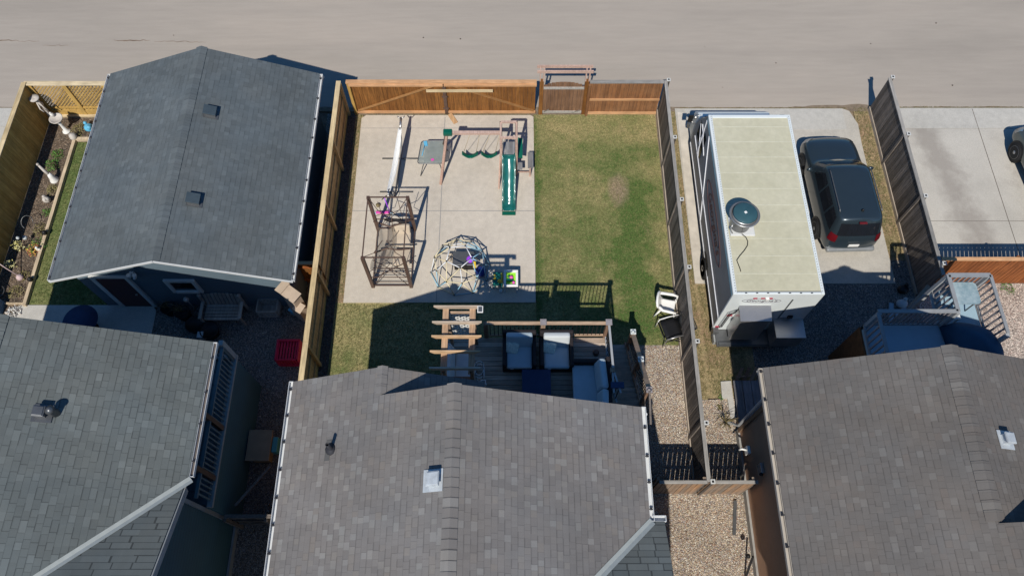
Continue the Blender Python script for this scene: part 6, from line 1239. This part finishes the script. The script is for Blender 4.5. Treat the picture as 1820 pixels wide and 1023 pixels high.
mb = MB(); mb.ball((-16.1, 14.1, 0.13), 0.14, 12, sq=(1, .8, .9)); mb.ball((-16.0, 14.05, 0.25), 0.08, 10); mb.ball((-16.2, 14.2, 0.16), 0.07, 8); mb.ball((-16.02, 13.98, 0.30), 0.04, 8); solo('garden_statue', mb, M_stone, 'small crouching white animal figure below the fairy figure', 'statue')
mb = MB(); mb.ball((-15.35, 17.15, 0.16), 0.16, 12, sq=(1.1, 1, .9)); mb.ball((-15.25, 17.05, 0.30), 0.09, 8); mb.ball((-15.47, 17.28, 0.26), 0.07, 8); solo('garden_ornament', mb, M_skyblue, 'blue and white ornament at the lattice fence by the garage gutter', 'ornament')
mb = MB(); mb.ball((-15.15, 17.0, 0.08), 0.07, 8); solo('stone', mb, M_stone, 'small pale stone beside the blue ornament', 'stone')
labs = [('shrub', 'brown twiggy shrub beside the birdbath', -15.75, 17.1, 0.30, 0.35, M_l2, 160), ('shrub', 'bright green shrub in the upper half of the flower bed', -16.25, 16.05, 0.22, 0.25, M_l1, 130), ('shrub', 'leafy green plant below the bright green shrub', -16.3, 15.6, 0.25, 0.25, M_l1, 130),
        ('shrub', 'dry brown plant clump under the fairy figure', -16.05, 14.55, 0.22, 0.22, M_l2, 110), ('shrub', 'small green plant near the crouching animal figure', -16.0, 13.65, 0.16, 0.2, M_l1, 70), ('shrub', 'grey green tangled plant in the middle of the bed', -16.0, 12.9, 0.28, 0.3, M_l2, 130),
        ('flower_clump', 'yellow flowers on tall stems against the dark fence', -16.45, 12.2, 0.16, 0.75, M_l4, 70), ('flower_clump', 'red and yellow flower clump by the edging timber', -16.0, 12.15, 0.26, 0.35, M_l3, 130), ('shrub', 'green foliage around the red flowers', -15.98, 12.3, 0.32, 0.28, M_l1, 110),
        ('flower_clump', 'pale yellow flowers lower along the dark fence', -16.6, 11.55, 0.14, 0.55, M_l4, 60), ('shrub', 'straggly plant near the shepherd pole foot', -16.1, 11.2, 0.2, 0.2, M_l2, 70), ('shrub', 'dull brown plant at the lower end of the flower bed', -16.2, 10.6, 0.25, 0.25, M_l2, 100), ('flower_clump', 'white flowers by the end of the edging timber', -16.05, 9.9, 0.2, 0.3, leafmat('petal_white', (0.6, 0.6, 0.6), (0.8, 0.8, 0.75)), 90)]
for nm, lb, x, y, r, h, m, n in labs: leafy(nm, lb, x, y, r, h, m, n, cat='flowers' if 'flower' in nm else 'shrub')
mb = MB(); mb.ball((-15.85, 12.15, 0.12), 0.09, 10, sq=(1, .7, 1.4)); mb.ball((-15.83, 12.13, 0.28), 0.05, 8); solo('garden_statue', mb, M_white, 'small white gnome shape beside the edging and red flowers', 'statue')
mb = MB(); mb.ball((-16.3, 12.5, 0.3), 0.08, 8); mb.ball((-16.35, 12.35, 0.55), 0.06, 8); solo('garden_ornament', mb, M_purple if False else M_cushlite, 'tiny pale lilac ornament among the tall yellow flowers', 'ornament')
for y in (12.75, 11.0): mb = MB(); mb.lathe([(0.05, 0.14), (0.08, 0.16), (0.08, 0.24), (0.03, 0.3)], (-15.77, y, 0), 10); solo('path_light', mb, M_black, 'small black lamp on the edging timber %s' % ('above the red flowers' if y > 12 else 'near its lower end'), 'lamp')
mb = MB(); mb.tube([(-16.2, 11.15, 0), (-16.45, 11.25, 0.5), (-16.75, 11.4, 1.2)], 0.02, 6); mb.ball((-16.2, 11.12, 0.1), 0.12, 10); solo('shepherd_pole', mb, plain('dusty_pink', (0.55, 0.42, 0.42), 0.6), 'slanting pale pole with a pink base at the lower flower bed', 'pole')
mb = MB(); mb.tube([(-16.72 + .22 * math.cos(a), 10.55 + .22 * math.sin(a), 0.2) for a in [i * math.pi / 10 for i in range(20)]], 0.015, 6, closed=True); mb.tube([(-16.5, 10.55, 0.2), (-16.5, 10.55, 0)], 0.01, 5); solo('wire_hoop', mb, M_steeldk, 'grey wire hoop lying at the foot of the dark fence', 'hoop')
mb = MB(); mb.tube([(-16.4 + .2 * math.cos(a), 13.1 + .2 * math.sin(a), 0.3 + 0.1 * math.sin(a)) for a in [i * math.pi / 8 for i in range(12)]], 0.012, 6); mb.tube([(-16.2, 13.1, .3), (-16.2, 13.1, 0)], 0.01, 5); solo('wire_trellis', mb, M_steeldk, 'curved wire plant support in the middle of the flower bed', 'plant support')
mb = MB(); mb.b2(-16.95, -16.45, 9.7, 10.25, 0, 0.5); solo('storage_bin', mb, plain('bin_blue', (0.08, 0.18, 0.30), 0.5), 'dull blue bin beside the wire hoop at the left picture edge', 'bin', bevel=0.03)
for q in range(7):
    pass
mb = MB()
for q in range(26): mb.ball((-16.1 + random.uniform(-.3, .25), 9.85 + random.uniform(-.3, .15), 0.04), random.uniform(.03, .07), 6)
tag(mb.build('pebble', M_stone), 'pale pebbles heaped at the end of the flower bed', 'pebbles', kind='stuff')
# patio things in the shade between garage and left house
o = thing('round_table', 'round navy table on the shaded concrete patio', 'table', (-13.45, 9.3, 0.03))
mb = MB(); mb.lathe([(0.52, 0.70), (0.54, 0.715), (0.54, 0.735), (0.0, 0.74)], (-13.45, 9.3, 0), 36); mb.build('tabletop', M_navy, o); mb = MB(); mb.lathe([(0.25, 0.03), (0.22, 0.06), (0.04, 0.1), (0.04, 0.7)], (-13.45, 9.3, 0), 16); mb.build('pedestal', M_black, o)
o = thing('garden_bench', 'weathered slatted garden bench against the garage wall in deep shade', 'bench', (-9.15, 9.85, 0))
mb = MB()
for i in range(5): mb.b2(-9.72, -8.6, 9.45 + i * 0.11, 9.45 + i * 0.11 + 0.09, 0.42, 0.45)
mb.build('seat', M_greycap, o); mb = MB()
for i in range(9): mb.box((-9.65 + i * 0.122, 10.05, 0.72), (0.09, 0.025, 0.52 + 0.10 * math.sin(math.pi * i / 8)), (R(-12), 0, 0))
mb.build('backrest', M_greycap, o)
for s in (-9.78, -8.54):
    mb = MB(); mb.b2(s - 0.05, s + 0.05, 9.4, 10.05, 0.62, 0.66); mb.build('armrest', M_greycap, o); mb = MB(); mb.b2(s - 0.03, s + 0.03, 9.42, 9.48, 0, 0.62); mb.build('leg', M_greycap, o); mb = MB(); mb.b2(s - 0.03, s + 0.03, 9.98, 10.06, 0, 0.95); mb.ball((s, 10.04, 1.0), 0.07, 8); mb.build('leg', M_greycap, o)
o = thing('wire_crate', 'pale lattice sided plastic crate right of the garden bench', 'crate', (-7.8, 9.9, 0))
mb = MB()
for x in [i * 0.1 for i in range(7)]: mb.b2(-8.1 + x, -8.1 + x + 0.03, 9.70, 9.72, 0.1, 0.5); mb.b2(-8.1 + x, -8.1 + x + 0.03, 10.13, 10.15, 0.1, 0.5)
for z in (0.1, 0.22, 0.34, 0.47): mb.b2(-8.1, -7.47, 9.69, 9.73, z, z + 0.035); mb.b2(-8.1, -7.47, 10.12, 10.16, z, z + 0.035); mb.b2(-8.12, -8.08, 9.72, 10.13, z, z + 0.035); mb.b2(-7.49, -7.45, 9.72, 10.13, z, z + 0.035)
mb.build('sides', M_greycap, o); mb = MB(); mb.b2(-8.1, -7.47, 9.73, 10.12, 0.08, 0.1); mb.build('base', M_greycap, o)
mb = MB(); mb.box((-6.66, 9.72, 1.80), (0.50, 0.38, 0.03), (R(4), R(8), R(-35))); mb.box((-6.93, 9.93, 1.86), (0.26, 0.42, 0.03), (R(4), R(-6), R(-35)), t=.9); mb.box((-6.70, 9.75, 0.9), (0.5, 0.3, 1.76), (0, 0, R(-35))); mb.box((-6.52, 9.5, 1.3), (0.3, 0.3, 0.03), (R(10), R(8), R(-30)))
solo('cardboard_stack', mb, M_card, 'stack of flattened cardboard boxes at the garage corner', 'cardboard')
mb = MB(); mb.box((-7.02, 9.9, 0.30), (0.2, 0.24, 0.10), (0, 0, R(-25))); mb.box((-7.02, 9.9, 0.15), (0.18, 0.2, 0.28), (0, 0, R(-25))); solo('plastic_jug', mb, M_skyblue, 'small bright blue container below the cardboard stack', 'container', bevel=0.02)
o = thing('toy_pen', 'crimson slatted plastic toy crate beside the tan fence', 'crate', (-6.95, 8.4, 0))
mb = MB()
for i in range(7): mb.b2(-7.24 + i * 0.09, -7.24 + i * 0.09 + 0.05, 8.08, 8.13, 0.08, 0.55); mb.b2(-7.24 + i * 0.09, -7.24 + i * 0.09 + 0.055, 8.13, 8.68, 0.50, 0.54)
mb.build('slats', M_red, o); mb = MB(); mb.b2(-7.28, -6.58, 8.68, 8.74, 0.05, 0.6); mb.b2(-7.28, -6.58, 8.06, 8.10, 0.50, 0.58); mb.b2(-7.28, -7.23, 8.06, 8.74, 0.05, 0.58); mb.b2(-6.62, -6.57, 8.06, 8.74, 0.05, 0.58); mb.b2(-7.28, -6.57, 8.06, 8.12, 0.0, 0.1); mb.build('frame', M_red, o)
mb = MB(); mb.b2(-7.70, -7.02, 4.98, 5.88, 0.54, 0.6); mb.b2(-7.6, -7.1, 5.05, 5.8, 0.0, 0.54); solo('plywood_box', mb, M_ply, 'plywood topped box standing in the gravel against the left house', 'box')
mb = MB(); mb.b2(-7.02, -6.86, 5.25, 5.7, 0.2, 0.5); solo('plastic_tote', mb, M_teal, 'teal plastic tote on the right side of the plywood box', 'tote', bevel=0.02)
mb = MB(); mb.bar((-7.55, 3.6, 1.25), (-6.85, 4.75, 0.9), 0.07, 0.05); solo('fence_rail', mb, M_greyw, 'grey rail sloping from the fence post across the shaded gravel', 'rail')
for i, (x, y, r, h, m, lb) in enumerate(((-11.0, 9.9, .22, .4, M_black, 'dark potted plant by the garage door frame'), (-10.5, 9.75, .25, .45, M_wicker, 'dark planter pot below the garage window'), (-10.05, 9.35, .3, .35, M_black, 'large black pot at the left end of the garden bench'), (-9.55, 9.15, .3, .35, M_black, 'black bin shaped pot in front of the garden bench'))):
    o = thing('planter_pot', lb, 'pot', (x, y, 0)); mb = MB(); mb.lathe([(r * .7, 0), (r, h), (r * .9, h), (r * .8, h - .06), (0, h - .06)], (x, y, 0), 16); mb.build('pot', m, o)
    if i < 2:
        mb = MB()
        for q in range(10): a = q * .63; mb.tube([(x, y, h - .05), (x + .1 * math.cos(a), y + .1 * math.sin(a), h + .25), (x + .28 * math.cos(a), y + .2 * math.sin(a), h + .3)], [.012, .01, .003], 4)
        mb.build('stalks', M_leafdry, o)
mb = MB(); mb.b2(-9.9, -9.72, 8.9, 9.1, 0.3, 0.34); mb.b2(-9.88, -9.74, 8.92, 9.08, 0, 0.3); solo('bucket', mb, M_skyblue if False else M_cushion, 'pale blue square bucket between the black pots', 'bucket')
mb = MB(); mb.ball((-10.25, 10.0, 0.8), 0.09, 10); mb.tube([(-10.25, 10.0, 0), (-10.25, 10.0, 0.8)], 0.012, 5); solo('gazing_ball', mb, M_stone, 'pale globe on a stake under the garage window', 'ornament')

# ---------------------------------------------------------------- groups of repeats
GR = {'wooden_fence': 'board fences dividing the yards', 'house': 'houses with shingle roofs', 'shrub': 'plants in the flower bed', 'flower_clump': 'flower clumps in the flower bed', 'loose_plank': 'loose planks', 'planter_pot': 'pots by the garage wall', 'ball_cluster': 'small white toy balls beside the dome',
      'parked_car': 'cars parked on the driveways', 'wooden_deck': 'raised back decks', 'solar_lamp': 'white framed solar lamps', 'garden_statue': 'statues in the flower bed', 'weed': 'weeds in the gravel', 'path_light': 'black lamps on the edging timber', 'glass_table': 'glass patio tables', 'bag': 'bags by the dark fence', 'garden_ornament': 'ornaments in the flower bed'}
for ob in list(SC.objects):
    if ob.parent is None and ob.get('category') and not ob.get('group'):
        b_ = ob.name.split('.')[0]
        if b_ in GR: ob['group'] = GR[b_]
